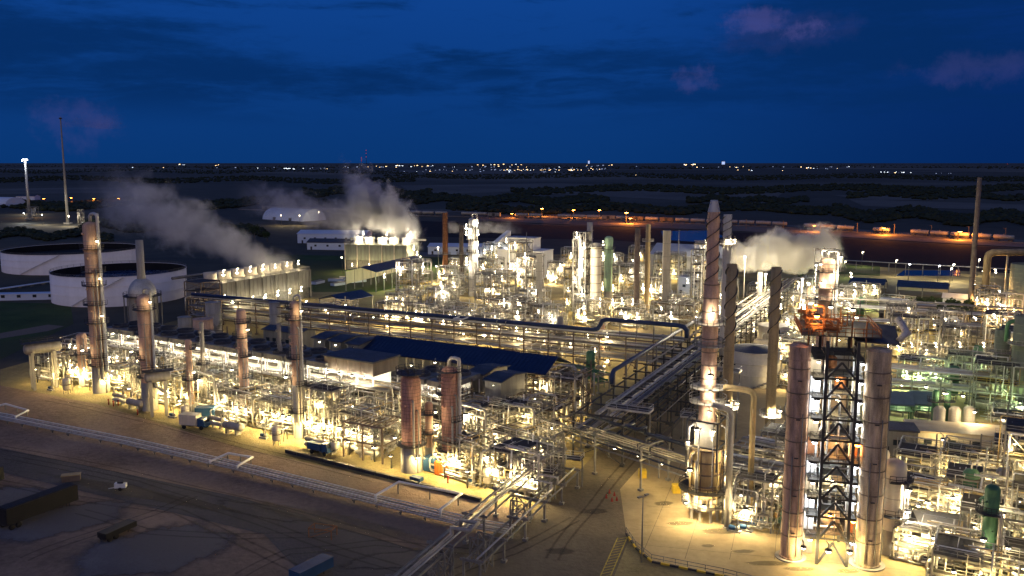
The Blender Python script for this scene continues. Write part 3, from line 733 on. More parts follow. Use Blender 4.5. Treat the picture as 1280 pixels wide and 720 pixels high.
# air cooler rack
A0, A1 = g(120, 427, 9), g(590, 511, 9)
rack('long two level steel rack carrying the row of air coolers', A0, A1, 12, (4.6, 9.0), 6.5, per=7, seed=3, pm=[ALU, ALU2, STEEL, TAN])
aL = (A1 - A0).length; aR = dirang(A0, A1)
def acloc(x, y, z): return Vector((A0.x + x * math.cos(aR) - y * math.sin(aR), A0.y + x * math.sin(aR) + y * math.cos(aR), z))
def cooler_proto():
    t = thing('air_cooler', 'x', 'air cooler', (0, 0, -500)); t['group'] = 'air coolers along the steel rack'; L = 6.6
    MB().bx(0, L, 0, 11.6, .02, .12).build('deck', GRATE, t)
    for x in (.3, L - .3):
        for y in (.4, 5.8, 11.2): MB().beam((x, y, .1), (x, y, 3.4), .22).build('leg', WHT, t)
    MB().bx(.1, L - .1, .2, 11.4, 3.3, 4.5).build('tube_bundle_casing', DW, t)
    MB().bx(.1, L - .1, 7.4, 7.5, .2, 3.2).build('wind_wall', WHT, t)
    for y in (3.2, 8.4):
        MB().ring(2.0, 2.25, 4.5, 5.2, 20, (L / 2, y, 0)).build('fan_ring', SLATE, t)
        q = MB()
        for k in range(6): a = k * PI / 3; q.add([(L / 2 + math.cos(a) * .2, y + math.sin(a) * .2, 4.8), (L / 2 + math.cos(a - .12) * 1.9, y + math.sin(a - .12) * 1.9, 4.75), (L / 2 + math.cos(a + .12) * 1.9, y + math.sin(a + .12) * 1.9, 4.9)], [(0, 1, 2)])
        q.build('fan', DARK, t)
    MB().rail([(0, -.2, .1), (L, -.2, .1)], 1.1, .08, 1.6).build('handrail', WHT, t)
    MB().bx(0, L, -.25, -.15, -.5, .0).build('edge_beam', WHT, t)
    MB().tube([(.6, .9, 3.2), (.6, .9, .5), (L - .6, .9, .5)], .14, 7).build('header_pipe', ALU, t)
    return t
COOL_ = cooler_proto()
x = 4; i = 0
fh0 = (g(452, 470, 9) - A0).dot(Vector((math.cos(aR), math.sin(aR), 0)))
while x < aL - 8:
    if not (fh0 - 5 < x < fh0 + 13):
        place(COOL_, acloc(x, 0, 9.05), aR, auto='white legged air cooler bay')
        flood(acloc(x + 3.3, .6, 12.0), WHITE, 2300)
        if i % 2 == 0: flood(acloc(x + 3.3, -1.1, 4.2), WARM, 1300)
    x += 7.2; i += 1
# fan house
t = thing('fan_house', 'fan house with a dark flat roof and brown walls above the cooler rack', 'building', acloc(fh0 - 4, 1, 9.05), aR)
MB().bx(0, 15, 0, 9, 2.9, 6.0).build('wall', mat('brown_grey_cladding', (.17, .14, .11), .7, 0, .3, .4, streak=True), t); MB().bx(-.4, 15.4, -.4, 9.4, 6.0, 6.35).build('roof', SLATE, t)
for x in (3.7, 7.4, 11.1): MB().bx(x - .14, x + .14, -.12, 0, 2.9, 6.0).build('mullion', BRN, t)
for x in (.2, 5, 10, 14.8):
    for y in (.2, 8.8): MB().beam((x, y, 0), (x, y, 2.9), .25).build('leg', WHT, t)
MB().bx(.3, 14.7, 6.5, 6.6, .1, 2.8).build('rear_panel', WHT, t)
for x in (1.8, 5.4, 9.2, 13): flood(acloc(fh0 - 4 + x, .3, 11.6), WHITE, 1900)
# roofed small units left & right of the fan house (dark sheet roofs across the rack)
for k, (x, y) in enumerate([(392, 440), (412, 444), (434, 448), (585, 487), (606, 497)]):
    p = g(x, y, 9.0); building('slim dark roofed shelter on the cooler rack, ' + ['first from the crowned pink column', 'second from the crowned pink column', 'third, next to the fan house', 'nearest to the crowded brick-red column', 'last before the rack end'][k], p, aR, 4.2, 10, 4.0, DW, SLATE, 'shelter', 'equipment_shelter', gable=.5, wins=0, door=False)
    flood(p + Vector((2, -1, 3.0)), WHITE, 1600)

# long blue-roofed shed
B0, B1 = g(453, 437, 11.5), g(684, 467, 11.5); B0.z = B1.z = 0
bL = (B1 - B0).length; bR = dirang(B0, B1)
t = thing('blue_roofed_shed', 'long open sided shed under a wide blue sheet roof', 'shed', B0, bR)
W_ = 12
MB().add([(0, -1, 11.3), (bL, -1, 11.3), (bL, W_ / 2, 14.2), (0, W_ / 2, 14.2), (bL, W_ + 1, 11.3), (0, W_ + 1, 11.3),
          (0, -1, 11.5), (bL, -1, 11.5), (bL, W_ / 2, 14.4), (0, W_ / 2, 14.4), (bL, W_ + 1, 11.5), (0, W_ + 1, 11.5)],
         [(3, 2, 1, 0), (5, 4, 2, 3), (6, 7, 8, 9), (9, 8, 10, 11), (0, 1, 7, 6), (4, 5, 11, 10), (1, 2, 8, 7), (2, 4, 10, 8), (0, 6, 9, 3), (3, 9, 11, 5)]).build('roof', BLUE, t)
q = MB()
for i in range(46):
    x = bL * (i + .5) / 46; q.add([(x - .05, -1, 11.51), (x + .05, -1, 11.51), (x + .05, W_ / 2, 14.41), (x - .05, W_ / 2, 14.41), (x - .05, -1, 11.6), (x + .05, -1, 11.6), (x + .05, W_ / 2, 14.5), (x - .05, W_ / 2, 14.5)], [(4, 5, 6, 7), (0, 4, 7, 3), (1, 2, 6, 5), (0, 1, 5, 4)])
q.build('standing_ribs', BLUE, t)
n = 10
for i in range(n + 1):
    for y in (0, W_): MB().beam((bL * i / n, y, 0), (bL * i / n, y, 11.3), .35).build('post', STEEL, t)
q = MB()
for z in (4.5, 8, 11.1):
    for y in (0, W_): q.beam((0, y, z), (bL, y, z), .28)
for i in range(n + 1): q.beam((bL * i / n, 0, 11.1), (bL * i / n, W_, 11.1), .3)
q.build('girts', BRN, t)
MB().bx(.4, bL * .9, W_ * .55, W_ - .4, 4.5, 4.65).build('mezzanine_deck', GRATE, t)
MB().bx(0, bL * .55, -.1, .1, 4.6, 8.0).build('side_panel', DW, t)
MB().bx(bL - .1, bL + .1, 1, W_ - 1, 8, 11).build('end_panel', SLATE, t)
for i in range(7):
    c_, s_ = math.cos(bR), math.sin(bR); x = bL * (i + .6) / 7.4
    P = lambda y, z: Vector((B0.x + x * c_ - y * s_, B0.y + x * s_ + y * c_, z))
    flood(P(W_ * .45, 7.5), YELL if i > 4 else WARM, 1500)
    dd = DRUMS[i % 3]; place(dd[0], P(4, .05), bR, auto=dd[1] + ' horizontal drum')
# steel annex at the shed's right end
put_structure(3, g(642, 520), bR, 1.05, 3, WARM, 1500); put_structure(1, g(610, 560), ANG, 1, 3, YELL, 1500); put_structure(3, g(612, 545), ANG, .8, 3, YELL, 1400)
building('slate roofed equipment room behind the crowned pink column', g(330, 437, 2), bR, 15, 7, 6.5, DW, SLATE, gable=.6, wins=5)

# covered header rack + blue header pipe with a raised hump
C0, C1 = g(235, 372, 11), g(852, 428, 11)
rack('long three level pipe rack running behind the blue roofed shed', C0, C1, 9, (4.5, 7.8, 11), 8, per=6, seed=5, fm=BRN)
cR = dirang(C0, C1); cL = (C1 - C0).length
def cloc(x, y, z): return Vector((C0.x + x * math.cos(cR) - y * math.sin(cR), C0.y + x * math.sin(cR) + y * math.cos(cR), z))
hx = (g(748, 418, 11) - C0).dot(Vector((math.cos(cR), math.sin(cR), 0)))
t = thing('blue_header_pipe', 'wide blue header pipe with a raised hump on top of the long rack', 'pipe', cloc(0, 2, 0), cR)
MB().tube([(0, 0, 12), (hx - 2, 0, 12), (hx - .7, 0, 12.4), (hx, 0, 13.5), (hx + .6, 0, 14.8), (hx + 2, 0, 15.3), (cL - 2, 0, 15.3), (cL, 0, 15.0), (cL + .8, 0, 14.2), (cL + .8, 0, 12)], .62, 12).build('pipe_shell', NAVY, t)
for i in range(14):
    x = hx + 6 + i * 5
    if x < cL: MB().beam((x, 0, 11), (x, 0, 14.7), .25).build('pipe_stand', STEEL, t)
for i in range(18): flood(cloc(8 + i * (cL - 12) / 18, R.choice([4, 9.8]), R.choice([6.6, 9.8])), WARM if i % 3 else YELL, 1100)

# rack going away through the plant
def uv(u, v, z=0.0):
    a = math.radians(-26.5); return Vector((u * math.cos(a) - v * math.sin(a), 157 + u * math.sin(a) + v * math.cos(a), z))
bm_ = [BPIPE, BPIPE2, STEEL, BPIPE, BPIPE2, ALU, ALU2]
rack('main pipe rack crowded with pipes running away between the two units', uv(14.5, 20), uv(13.5, 250), 10.5, (6.4, 10.0), 8, per=6, seed=8, pm=bm_, rmax=.42, fm=DARK)
rack('near half of the main rack where raised pipes bend towards the pipe bridge', uv(20.5, 34), uv(19.5, 120), 5, (6.2,), 9, per=4, seed=9, pm=bm_, fm=DARK)
t = thing('blue_trunk_pipe', 'blue trunk pipe raised on stands along the edge of the main rack', 'pipe', uv(3, 45), math.radians(63.5))
MB().tube([(0, 0, 9.8), (.3, 0, 12), (1.2, 0, 12.8), (95, 0, 12.8)], .5, 12).build('pipe_shell', NAVY, t)
for i in range(12): MB().beam((2 + 8 * i, 0, 0), (2 + 8 * i, 0, 12.2), .3).build('pipe_stand', STEEL, t)
for k, (u, v, z) in enumerate([(24, 58, 8.6), (26, 48, 7.2), (25.5, 38, 6.9), (14, 24, 10.9), (21, 74, 9)]):
    t = thing('valve_platform', 'grey valve platform with pale edges on the main rack, ' + ['level with the silver tank', 'second from the silver tank', 'third from the silver tank', 'above the pipe bridge', 'farthest away'][k], 'platform', uv(u, v), math.radians(-26.5))
    MB().bx(-4, 5, -1.6, 1.6, z, z + .1).build('deck', GRATE, t)
    q = MB()
    for y in (-1.6, 1.6): q.bx(-4, 5, y - .08, y + .08, z - .15, z + .25)
    for x in (-4, 5): q.bx(x - .08, x + .08, -1.5, 1.5, z - .15, z + .25)
    q.rail([(-4, -1.5, z), (5, -1.5, z), (5, 1.5, z), (-4, 1.5, z)], 1.1, .07, 2, True); q.build('edge_rail', ALU, t)
    for x in (-3.8, 4.8): MB().beam((x, 0, 0), (x, 0, z), .28).build('post', STEEL, t)
# bridge towards the furnace and its continuation to the right
D0, D1 = g(692, 527, 8), g(866, 582, 8)
rack('pipe bridge crossing the access road on tall posts', D0, D1, 8, (6.2, 8.6), 11, per=6, seed=12, pm=[BPIPE2, STEEL, ALU2, BPIPE, ALU2])
rack('pipe rack continuing behind the banded furnace', g(872, 590, 7), g(1000, 615, 7), 8, (4, 6.5, 8.5), 6, per=8, seed=13)
rack('low rack of parallel pipes between the twisted chimneys and the twin silo tower', g(915, 560, 6), g(1000, 578, 6), 9, (3.5, 6.5), 6, per=8, seed=14)
for i in range(7): p = D0.lerp(D1, i / 6); flood(Vector((p.x, p.y + 4, 5.4)), YELL, 500)
# low rack running to the bottom edge
E0, E1 = g(380, 842, 5), g(700, 563, 5)
rack('narrow pipe rack on lattice trestles crossing above the ground pipeway', E0, E1, 3.2, (5.2,), 12, per=5, seed=15, pm=[ALU, ALU2], rmin=.14, rmax=.24, brace=False, stubs=False)
rack('second low pipe run beside the lattice trestles', g(600, 700, 4), g(722, 585, 4), 2.6, (3.8,), 9, per=5, seed=16, pm=[ALU, BPIPE2], brace=False)
def trestle(lab, p, h=5, w=2.6, l=2.2):
    t = thing('lattice_trestle', lab, 'trestle', p, math.radians(60)); q = MB()
    for x in (0, l):
        for y in (0, w): MB().beam((x, y, 0), (x, y, h), .2).build('leg', STEEL, t)
    for z0 in (0, h / 2):
        for x in (0, l): q.beam((x, 0, z0), (x, w, z0 + h / 2), .12); q.beam((x, w, z0), (x, 0, z0 + h / 2), .12); q.beam((x, 0, z0 + h / 2), (x, w, z0 + h / 2), .14)
        for y in (0, w): q.beam((0, y, z0), (l, y, z0 + h / 2), .12)
    q.build('bracing', STEEL, t)
trestle('pale lattice trestle under the narrow rack beside the ground pipeway', g(606, 716)); trestle('pale lattice trestle at the bottom edge under the narrow rack', g(556, 735))
trestle('small lattice trestle near the pipe bridge', g(655, 660), 4.4)
for k, (x, y, z) in enumerate([(690, 607, 5.4), (655, 622, 5)]):
    t = thing('pipe_platform', 'blueish small deck above the low pipes, ' + ['nearer the pipe bridge', 'nearer the lattice trestles'][k], 'platform', g(x, y, 0), math.radians(-20))
    MB().bx(0, 5.5, 0, 2.6, z, z + .12).build('deck', GRATE, t); MB().rail([(0, 0, z), (5.5, 0, z), (5.5, 2.6, z), (0, 2.6, z)], .9, .09, 2, True).build('handrail', ALU, t)
    for xx in (0, 5.5): MB().beam((xx, 1.2, 0), (xx, 1.2, z), .25).build('post', STEEL, t)

# ground pipeway with expansion loops
pw = [Vector((p.x, p.y, 0)) for p in px((-200, 488), (0, 524), (160, 556), (300, 588), (450, 625), (592, 660), (640, 668))]
t = thing('ground_pipeway', 'low pipeway of pale pipes on short sleepers crossing the bare yard', 'pipeway', pw[1], 0)
def off(pl, o, z):
    r = []
    for i, p in enumerate(pl):
        d_ = (pl[min(i + 1, len(pl) - 1)] - pl[max(i - 1, 0)]).normalized(); n_ = Vector((-d_.y, d_.x, 0)); r.append(p + n_ * o + Vector((0, 0, z)) - pw[1])
    return r
for o, r in ((-1.7, .13), (-.95, .15), (-.1, .11), (.7, .16), (1.7, .11)): MB().tube(off(pw, o, .85), r, 8).build('pipe', ALU if r > .12 else WHT, t)
d = 0
for a_, c_ in zip(pw, pw[1:]):
    L_ = (c_ - a_).length; k = int(L_ / 5.2); d_ = (c_ - a_).normalized()
    for i in range(k):
        p = a_ + d_ * (i * 5.2) - pw[1]
        if len([1 for ch in t.children if ch.name.startswith('sleeper')]) < 60:
            q = MB().box((p.x, p.y, .56), (.22, 4.0, .2), math.atan2(d_.y, d_.x))
            for s_ in (-1.6, 1.9): q.box((p.x - d_.y * s_, p.y + d_.x * s_, .23), (.2, .2, .46))
            q.build('sleeper', STEEL, t)
def loop(lab, pts, z=2.2):
    P = [g(*p) for p in pts]; t = thing('expansion_loop', lab, 'pipe loop', P[0]); v = [p - P[0] for p in P]
    q = [v[0] + Vector((0, 0, .9)), v[0] + Vector((0, 0, z))] + [x + Vector((0, 0, z)) for x in v[1:]] + [v[-1] + Vector((0, 0, .9))]
    MB().tube(q, .2, 8).build('pipe', WHT, t)
    for x in v[1:-1]: MB().beam(x * .96, x * .96 + Vector((0, 0, z - .2)), .2).build('post', STEEL, t)
    m_ = (v[1] + v[2]) / 2; MB().beam(m_, m_ + Vector((0, 0, z - .2)), .2).build('post', STEEL, t)
loop('wide white expansion loop beside the ground pipeway near the trestles', [(470, 634), (499, 617), (577, 632), (551, 652)])
loop('smaller white expansion loop in the middle of the ground pipeway', [(263, 585), (286, 575), (316, 580), (297, 591)], 1.4)
loop('white expansion loop at the left edge of the picture', [(-20, 518), (8, 512), (36, 520), (20, 528)], 1.4)

# loose things in the yard
def container(lab, p, rz, L, W, h, m, nm='shipping_container', cat='container', z=.05):
    t = thing(nm, lab, cat, p, rz); q = MB().bx(0, L, 0, W, z + .15, z + h)
    n_ = int(L / .6)
    for i in range(n_): x_ = (i + .5) * L / n_; q.bx(x_ - .12, x_ + .12, -.06, -.001, z + .3, z + h - .15); q.bx(x_ - .12, x_ + .12, W + .001, W + .06, z + .3, z + h - .15)
    q.build('body', m, t)
    for y in (W * .27, W * .73): d_ = MB().bx(-.07, -.005, y - W * .22, y + W * .22, z + .3, z + h - .2).build('door', m, t); MB().bx(-.12, -.075, y - .04, y + .04, z + .5, z + h - .4).build('lock_bar', STEEL, d_)
    MB().bx(.1, L - .1, .1, W - .1, 0, z + .14).build('skid', DARK, t); return t
container('blue box container at the foot of the crowded brick-red column', g(529, 589), ANG, 2.8, 2.4, 2.9, CBLU)
container('bright orange box container beside the blue one', g(543, 594), ANG, 2.8, 2.3, 2.7, ORG)
container('small low blue skip on the bank in front of the containers', g(512, 601), ANG, 2.4, 1.2, .8, CBLU, 'skip', 'skip')
def trailer(lab, p, rz, L, W, h, m, z=1.0, wheels=2, cat='trailer', name='box_trailer', top=None):
    t = thing(name, lab, cat, p, rz); MB().bx(0, L, 0, W, z, z + h).build('body', m, t)
    if top: MB().bx(.15, L - .15, .15, W - .15, z + h, z + h + .12).build('cover', top, t)
    MB().bx(.1, L - .1, W * .3, W * .7, z - .25, z).build('chassis', DARK, t)
    for i in range(wheels):
        for y in (.02, W - .3): MB().lathe([(.001, 0), (.22, 0), (.48, .02), (.5, .14), (.48, .28), (.001, .28)], 14, (0, 0, 0)).build('wheel', BLK, t)
    ws = [o for o in t.children if o.name.startswith('wheel')]
    for j, o in enumerate(ws):
        o.rotation_euler = (-PI / 2, 0, 0); o.location = (.8 + (j // 2) * 1.15, 0 if j % 2 == 0 else W - .28, .5)
    for y in (W * .35, W * .65): MB().beam((L - 1.2, y, 0), (L - 1.2, y, z), .12).build('landing_leg', DARK, t)
    MB().bx(-.06, -.005, .2, W - .2, z + .2, z + h - .2).build('rear_door', m, t); return t
trailer('long black box trailer standing on the pale gravel', g(10, 665), dirang(g(10, 665), g(86, 636)), 13, 2.6, 2.7, mat('black_tarpaulin', (.018, .018, .02), .5, 0, .2, .5), top=mat('faded_tarpaulin', (.03, .028, .028), .7, 0, .3, .5))
trailer('dark box trailer cut off by the left edge of the picture', g(-32, 622), dirang(g(-32, 622), g(6, 605)), 7, 2.5, 2.5, MATS['black_tarpaulin'])
trailer('low dark flatbed trailer between the two gravel patches', g(133, 680), dirang(g(133, 680), g(177, 660)), 6.0, 2.0, .9, MATS['black_tarpaulin'], z=.7, name='flatbed_trailer')
trailer('blue tank trailer at the bottom edge of the yard', g(375, 737), dirang(g(375, 737), g(424, 712)), 6.5, 2.3, 1.5, CBLU, z=.9, name='tank_trailer')
t = thing('mobile_generator', 'small white tow-behind generator alone on the brown dirt', 'generator', g(143, 614), math.radians(8))
MB().add([(0, 0, .5), (2, 0, .5), (2, 1.1, .5), (0, 1.1, .5), (0, 0, 1.4), (2, 0, 1.2), (2, 1.1, 1.2), (0, 1.1, 1.4)], [(3, 2, 1, 0), (4, 5, 6, 7), (0, 1, 5, 4), (1, 2, 6, 5), (2, 3, 7, 6), (3, 0, 4, 7)]).build('housing', WHT, t)
MB().bx(.5, 1.5, .2, .9, 1.3, 1.65).build('exhaust_grille', DARK, t)
for y in (-.1, 1.2):
    o = MB().lathe([(.001, -.08), (.3, -.08), (.34, 0), (.3, .08), (.001, .08)], 12).build('wheel', BLK, t); o.rotation_euler = (PI / 2, 0, 0); o.location = (1.0, y, .35)
MB().beam((0, .55, .5), (-1.2, .55, .35), .1).build('drawbar', WHT, t)
t = thing('wooden_crate', 'weathered wooden crate beside the long black trailer', 'crate', g(77, 604), math.radians(20)); MB().bx(0, 3.2, 0, 1.4, .1, 1.2).build('box', BRN, t); MB().bx(-.1, 3.3, -.1, 1.5, 1.2, 1.35).build('lid', TAN, t)
t = thing('trestle_stand', 'rusty orange trestle frame lying on the dark road', 'frame', g(386, 672), math.radians(-15))
q = MB()
for x in (0, 4):
    for y in (0, 2): q.beam((x, y, 0), (x, y, 1.6), .14)
    q.beam((x, 0, 1.6), (x, 2, 1.6), .14)
for y in (0, 2): q.beam((0, y, 1.6), (4, y, 1.6), .14); q.beam((0, y, 0), (4, y, 1.6), .1)
q.build('frame', RUST, t)
# parked trucks by the slim column
def truck(lab, p, rz, body, cabm, L=7, hb=2.4):
    t = thing('parked_truck', lab, 'truck', p, rz); MB().bx(0, L * .66, 0, 2.4, .95, .95 + hb).build('cargo_box', body, t)
    c_ = MB().add([(L * .7, .1, .7), (L, .1, .7), (L, 2.3, .7), (L * .7, 2.3, .7), (L * .7, .1, 2.6), (L * .92, .1, 2.6), (L * .92, 2.3, 2.6), (L * .7, 2.3, 2.6)], [(3, 2, 1, 0), (4, 5, 6, 7), (0, 1, 5, 4), (1, 2, 6, 5), (2, 3, 7, 6), (3, 0, 4, 7)]).build('cab', cabm, t)
    MB().add([(L * .985 + .02, .3, 1.7), (L * .985 + .02, 2.1, 1.7), (L * .93 + .03, 2.1, 2.5), (L * .93 + .03, .3, 2.5)], [(0, 1, 2, 3)]).build('windscreen', GLS, c_)
    MB().bx(.1, L * .95, .7, 1.7, .6, .93).build('chassis', DARK, t)
    for x_ in (1.2, L * .85):
        for y in (.1, 2.3):
            o = MB().lathe([(.001, -.14), (.46, -.14), (.5, 0), (.46, .14), (.001, .14)], 14).build('wheel', BLK, t); o.rotation_euler = (PI / 2, 0, 0); o.location = (x_, y, .5)
truck('truck with a cream cargo box parked beside the slim pinkish column', g(224, 536), math.radians(-12), CREAM, CBLU, 6.5)
truck('dark blue truck parked behind the cream boxed truck', g(244, 528), math.radians(8), CBLU, DARK, 6.5)
truck('small blue vacuum truck parked before the bare brown frame', g(384, 566), ANG, CBLU, CBLU, 5.5, 1.4)
t = thing('low_barrier', 'long low dark earth-retaining barrier along the front edge of the units', 'barrier', g(356, 566), dirang(g(356, 566), g(600, 628)))
L_ = (g(600, 628) - g(356, 566)).length
for i in range(14): MB().bx(L_ * i / 14 + .1, L_ * (i + 1) / 14 - .1, 0, .6, 0, .7).build('barrier_block', DARK, t)
for i, (x, y) in enumerate([(762, 617), (768, 620), (758, 623), (771, 626), (765, 627)]):
    if i == 0:
        t = thing('traffic_cone', 'orange red traffic cone in the cluster, nearest to the pipe bridge', 'traffic cone', g(x, y), 0, 'traffic cones by the road'); MB().lathe([(.3, .05), (.25, .06), (.06, .9), (.001, .92)], 10).build('cone', RED, t); MB().bx(-.35, .35, -.35, .35, 0, .05).build('base', RED, t); CONE = t; CONE.scale = (1, 1, .9)
    else: c_ = copy_tree(CONE); c_.location = g(x, y); c_['label'] = 'orange red traffic cone in the cluster, ' + ['nearest to the furnace', 'farthest from the furnace', 'closest to the banded furnace pad', 'nearest to the camera'][i - 1]
for i, (x, y) in enumerate([(845, 616), (803, 597)]):
    t = thing('bollard_block', ['yellow concrete block at the foot of the bridge post by the furnace', 'yellow block on the access road under the pipe bridge'][i], 'bollard', g(x, y), 0); MB().bx(-.7, .7, -.7, .7, 0, 1.6).build('block', YEL, t)
for i, (x, y) in enumerate([(136, 506), (142, 508), (148, 507), (172, 519), (560, 604), (574, 600)]):
    t = thing('hydrant_post', 'small red hydrant post standing on the lit gravel, ' + ['nearest to the tallest pink column', 'second from the tallest pink column', 'third from the tallest pink column', 'before the silver skirted column', 'just before the orange container', 'beyond the orange container'][i], 'hydrant', g(x, y), 0, 'hydrant posts along the front edge')
    MB().tube([(0, 0, 0), (0, 0, 1.3)], .16, 8).build('post', RED, t); MB().lathe([(.001, 1.55), (.2, 1.45), (.24, 1.3), (.2, 1.2)], 8).build('cap', RED, t)
def street_lamp(lab, p, h, col_, pw_, cat='street lamp'):
    t = thing('street_lamp', lab, cat, p, math.radians(40)); MB().tube([(0, 0, 0), (0, 0, h)], [.13, .07], 8).build('pole', STEEL, t); MB().bx(-.9, .9, -.06, .06, h - .05, h + .05).build('crossarm', STEEL, t)
    for x_ in (-.8, .8): hd = MB().bx(x_ - .35, x_ + .35, -.2, .2, h + .06, h + .25).build('lamp_head', STEEL, t)
    if pw_:
        glight(t, col_, pw_, (0, 0, h - .6)); MB().bx(-.3, .3, -.15, .15, h - .16, h - .06).build('lens', LENS, t)
    return t
street_lamp('tall single street lamp at the corner of the concrete pad', g(802, 703), 10.4, WARM, 0)

# ================================================================== FURNACE + CHIMNEYS
fp = g(880, 648); zt = h_(880, 648, 250)
t = thing('banded_furnace', 'cylindrical furnace with dark bands on short legs under the pinkish chimney', 'furnace', fp, ANG)
z1 = 4.2; z2 = h_(880, 648, 560)
MB().lathe([(.001, z1), (2.6, z1), (2.6, z2), (2.2, z2 + .5), (1.2, z2 + .6), (.001, z2 + .6)], 24).build('shell', TAN, t)
q = MB()
for k in range(5): z = z1 + (z2 - z1) * k / 4; q.ring(2.58, 2.72, z, z + .25, 24)
for k in range(8): a = k * PI / 4; q.beam((2.68 * math.cos(a), 2.68 * math.sin(a), z1), (2.68 * math.cos(a), 2.68 * math.sin(a), z2), .16)
q.build('stiffeners', BRN, t)
for k in range(12):
    a = R.uniform(-2.4, .9); d_ = Vector((math.cos(a), math.sin(a), 0)); za, zb_ = sorted((R.uniform(.5, 12), R.uniform(8, 20))); rr_ = R.choice([.09, .13, .2]); MB().tube([d_ * 2.6 + Vector((0, 0, za)), d_ * 3.3 + Vector((0, 0, za + .3)), d_ * 3.3 + Vector((0, 0, zb_)), d_ * 2.4 + Vector((0, 0, zb_ + .5))], rr_, 7).build('pipe', R.choice([ALU, ALU2, TAN]), t)
for k in range(8): a = k * PI / 4; MB().beam((2.3 * math.cos(a), 2.3 * math.sin(a), 0), (2.3 * math.cos(a), 2.3 * math.sin(a), z1), .35).build('leg', CONC, t)
for z, rr in ((5.5, 4.4), (2.8, 3.8)):
    q = MB().ring(2.7, rr, z, z + .1, 20); q.rail([(rr * math.cos(k), rr * math.sin(k), z) for k in [i * PI / 8 for i in range(16)]], 1.1, .08, 9, True); q.build('ring_platform', GRATE, t)
zb = z2 + 5.2
q = MB()
for x in (-2.6, 2.6):
    for y in (-2.6, 2.6): q.beam((x, y, z2 - 3), (x, y, zb), .25)
for z in (z2 + .8, zb):
    for s_ in (-2.6, 2.6): q.beam((-2.6, s_, z), (2.6, s_, z), .25); q.beam((s_, -2.6, z), (s_, 2.6, z), .25)
q.build('cage', DARK, t); MB().bx(-1.6, 1.6, -1.6, 1.6, z2 + .6, zb - .4).build('convection_box', ALU2, t)
for a_, zz in ((-.9, z2 + 2.5), (.2, z2 + 2.2)): flood(fp + Vector((2.4 * math.sin(a_) * 1.2, -2.3, zz + 1.4)), WHITE, 500)
zs = zb - .4
t = thing('pink_chimney', 'tall pinkish chimney with a spiral strake and pale blue tapered tip', 'chimney', (fp.x, fp.y, zs), 0)
h = zt - zs
MB().lathe([(1.5, 0), (1.35, 3), (1.28, 4), (1.28, h * .62), (.98, h * .64), (.98, h - 1.9)], 20).build('shell', PINK, t)
MB().lathe([(1.0, h - 1.9), (.62, h - .2), (.6, h), (.5, h), (.5, h - 1)], 20).build('tapered_tip', ALU, t)
def strake(parent, r, z0, z1_, turns, wd=.32, m=DARK, starts=2):
    for s0 in range(starts):
        q = MB(); n_ = int(turns * 18); v = []; f = []
        for i in range(n_ + 1):
            a = 2 * PI * turns * i / n_ + s0 * 2 * PI / starts; z = z0 + (z1_ - z0) * i / n_
            for rr, dz in ((r * .98, -.05), (r + wd, -.05), (r + wd, .05), (r * .98, .05)): v.append((rr * math.cos(a), rr * math.sin(a), z + dz))
        for i in range(n_):
            for j in range(4): f.append((i * 4 + j, i * 4 + (j + 1) % 4, (i + 1) * 4 + (j + 1) % 4, (i + 1) * 4 + j))
        q.add(v, f); q.build('spiral_strake', m, parent)
strake(t, .98, h * .64, h - 2.2, 2.4, .2, starts=2)
q = MB(); 
for k in range(9): q.ring(1.26, 1.38, 5 + k * (h * .55) / 9, 5.14 + k * (h * .55) / 9, 20)
q.build('insulation_bands', BRN, t)
def ringplat(t, r, z, ro, m=GRATE, nm='ring_platform', rl=True):
    q = MB().ring(r, ro, z, z + .12, 20)
    if rl: q.rail([(ro * math.cos(k), ro * math.sin(k), z) for k in [i * PI / 8 for i in range(16)]], 1.1, .09, 9, True)
    q.build(nm, m, t)
for yy in (405, 432, 484, 502):
    z = h_(880, 648, yy) - zs
    ringplat(t, 1.28, z, 3.1 if yy > 470 else 2.5, ALU2)
for yy, n_, pw_ in ((398, 1, 800), (476, 1, 1100), (494, 1, 1100), (520, 1, 500)):
    z = h_(880, 648, yy); flood(fp + Vector((-.3, -2.7, z + 1.4)), WHITE, pw_)
for dx, dy, dz in ((-3.2, -2.6, 9.5), (2.9, -2.9, 12), (-3.4, -1.5, 14), (3.4, -2, 8)): flood(fp + Vector((dx, dy, dz)), WARM, 520)
for k, (dx, dy) in enumerate(((-3.6, -2.5), (3.4, -3), (-2.5, 2.8), (3, 3), (-1, -4))): flood(fp + Vector((dx, dy, 3.8)), WARM, 2000)
# slimmer pale chimney behind with lit collar
def chimney(lab, x, pb, pt_, r, m, lamps=(), sk=None, plats=(), r2=None, name='chimney', base=None):
    p = g(x, pb); z = h_(x, pb, pt_); t = thing(name, lab, 'chimney', p, ANG)
    MB().lathe([(r * 1.35, 0), (r * 1.1, z * .05), (r, z * .1), (r2 or r, z), ((r2 or r) * .85, z), ((r2 or r) * .85, z - 2)], 16).build('shell', m, t)
    q = MB()
    for k in range(1, 12): q.ring(r * .98, r + .07, z * k / 12, z * k / 12 + .14, 16)
    q.build('flanges', m, t)
    for yy in plats: ringplat(t, r, h_(x, pb, yy), r + 1.2, ALU2)
    if sk: strake(t, (r2 or r), z * sk[0], z - .5, sk[1], sk[2])
    for yy in lamps:
        flood(p + Vector((-.3, -r - .7, h_(x, pb, yy) + .8)), WHITE, 1500); flood(p + Vector((r + .8, -.8, h_(x, pb, yy) + .8)), WHITE, 1500)
    return t
chimney('slimmer pale chimney with spiral strake and a brightly lit collar', 903, 470, 268, 1.15, CREAM, (303,), (.8, 2.2, .22), (305,))
chimney('dark yellow twisted chimney nearer to the pinkish chimney', 906, 585, 330, 1.0, TAN, (508,), (.62, 2.2, .24), (510,))
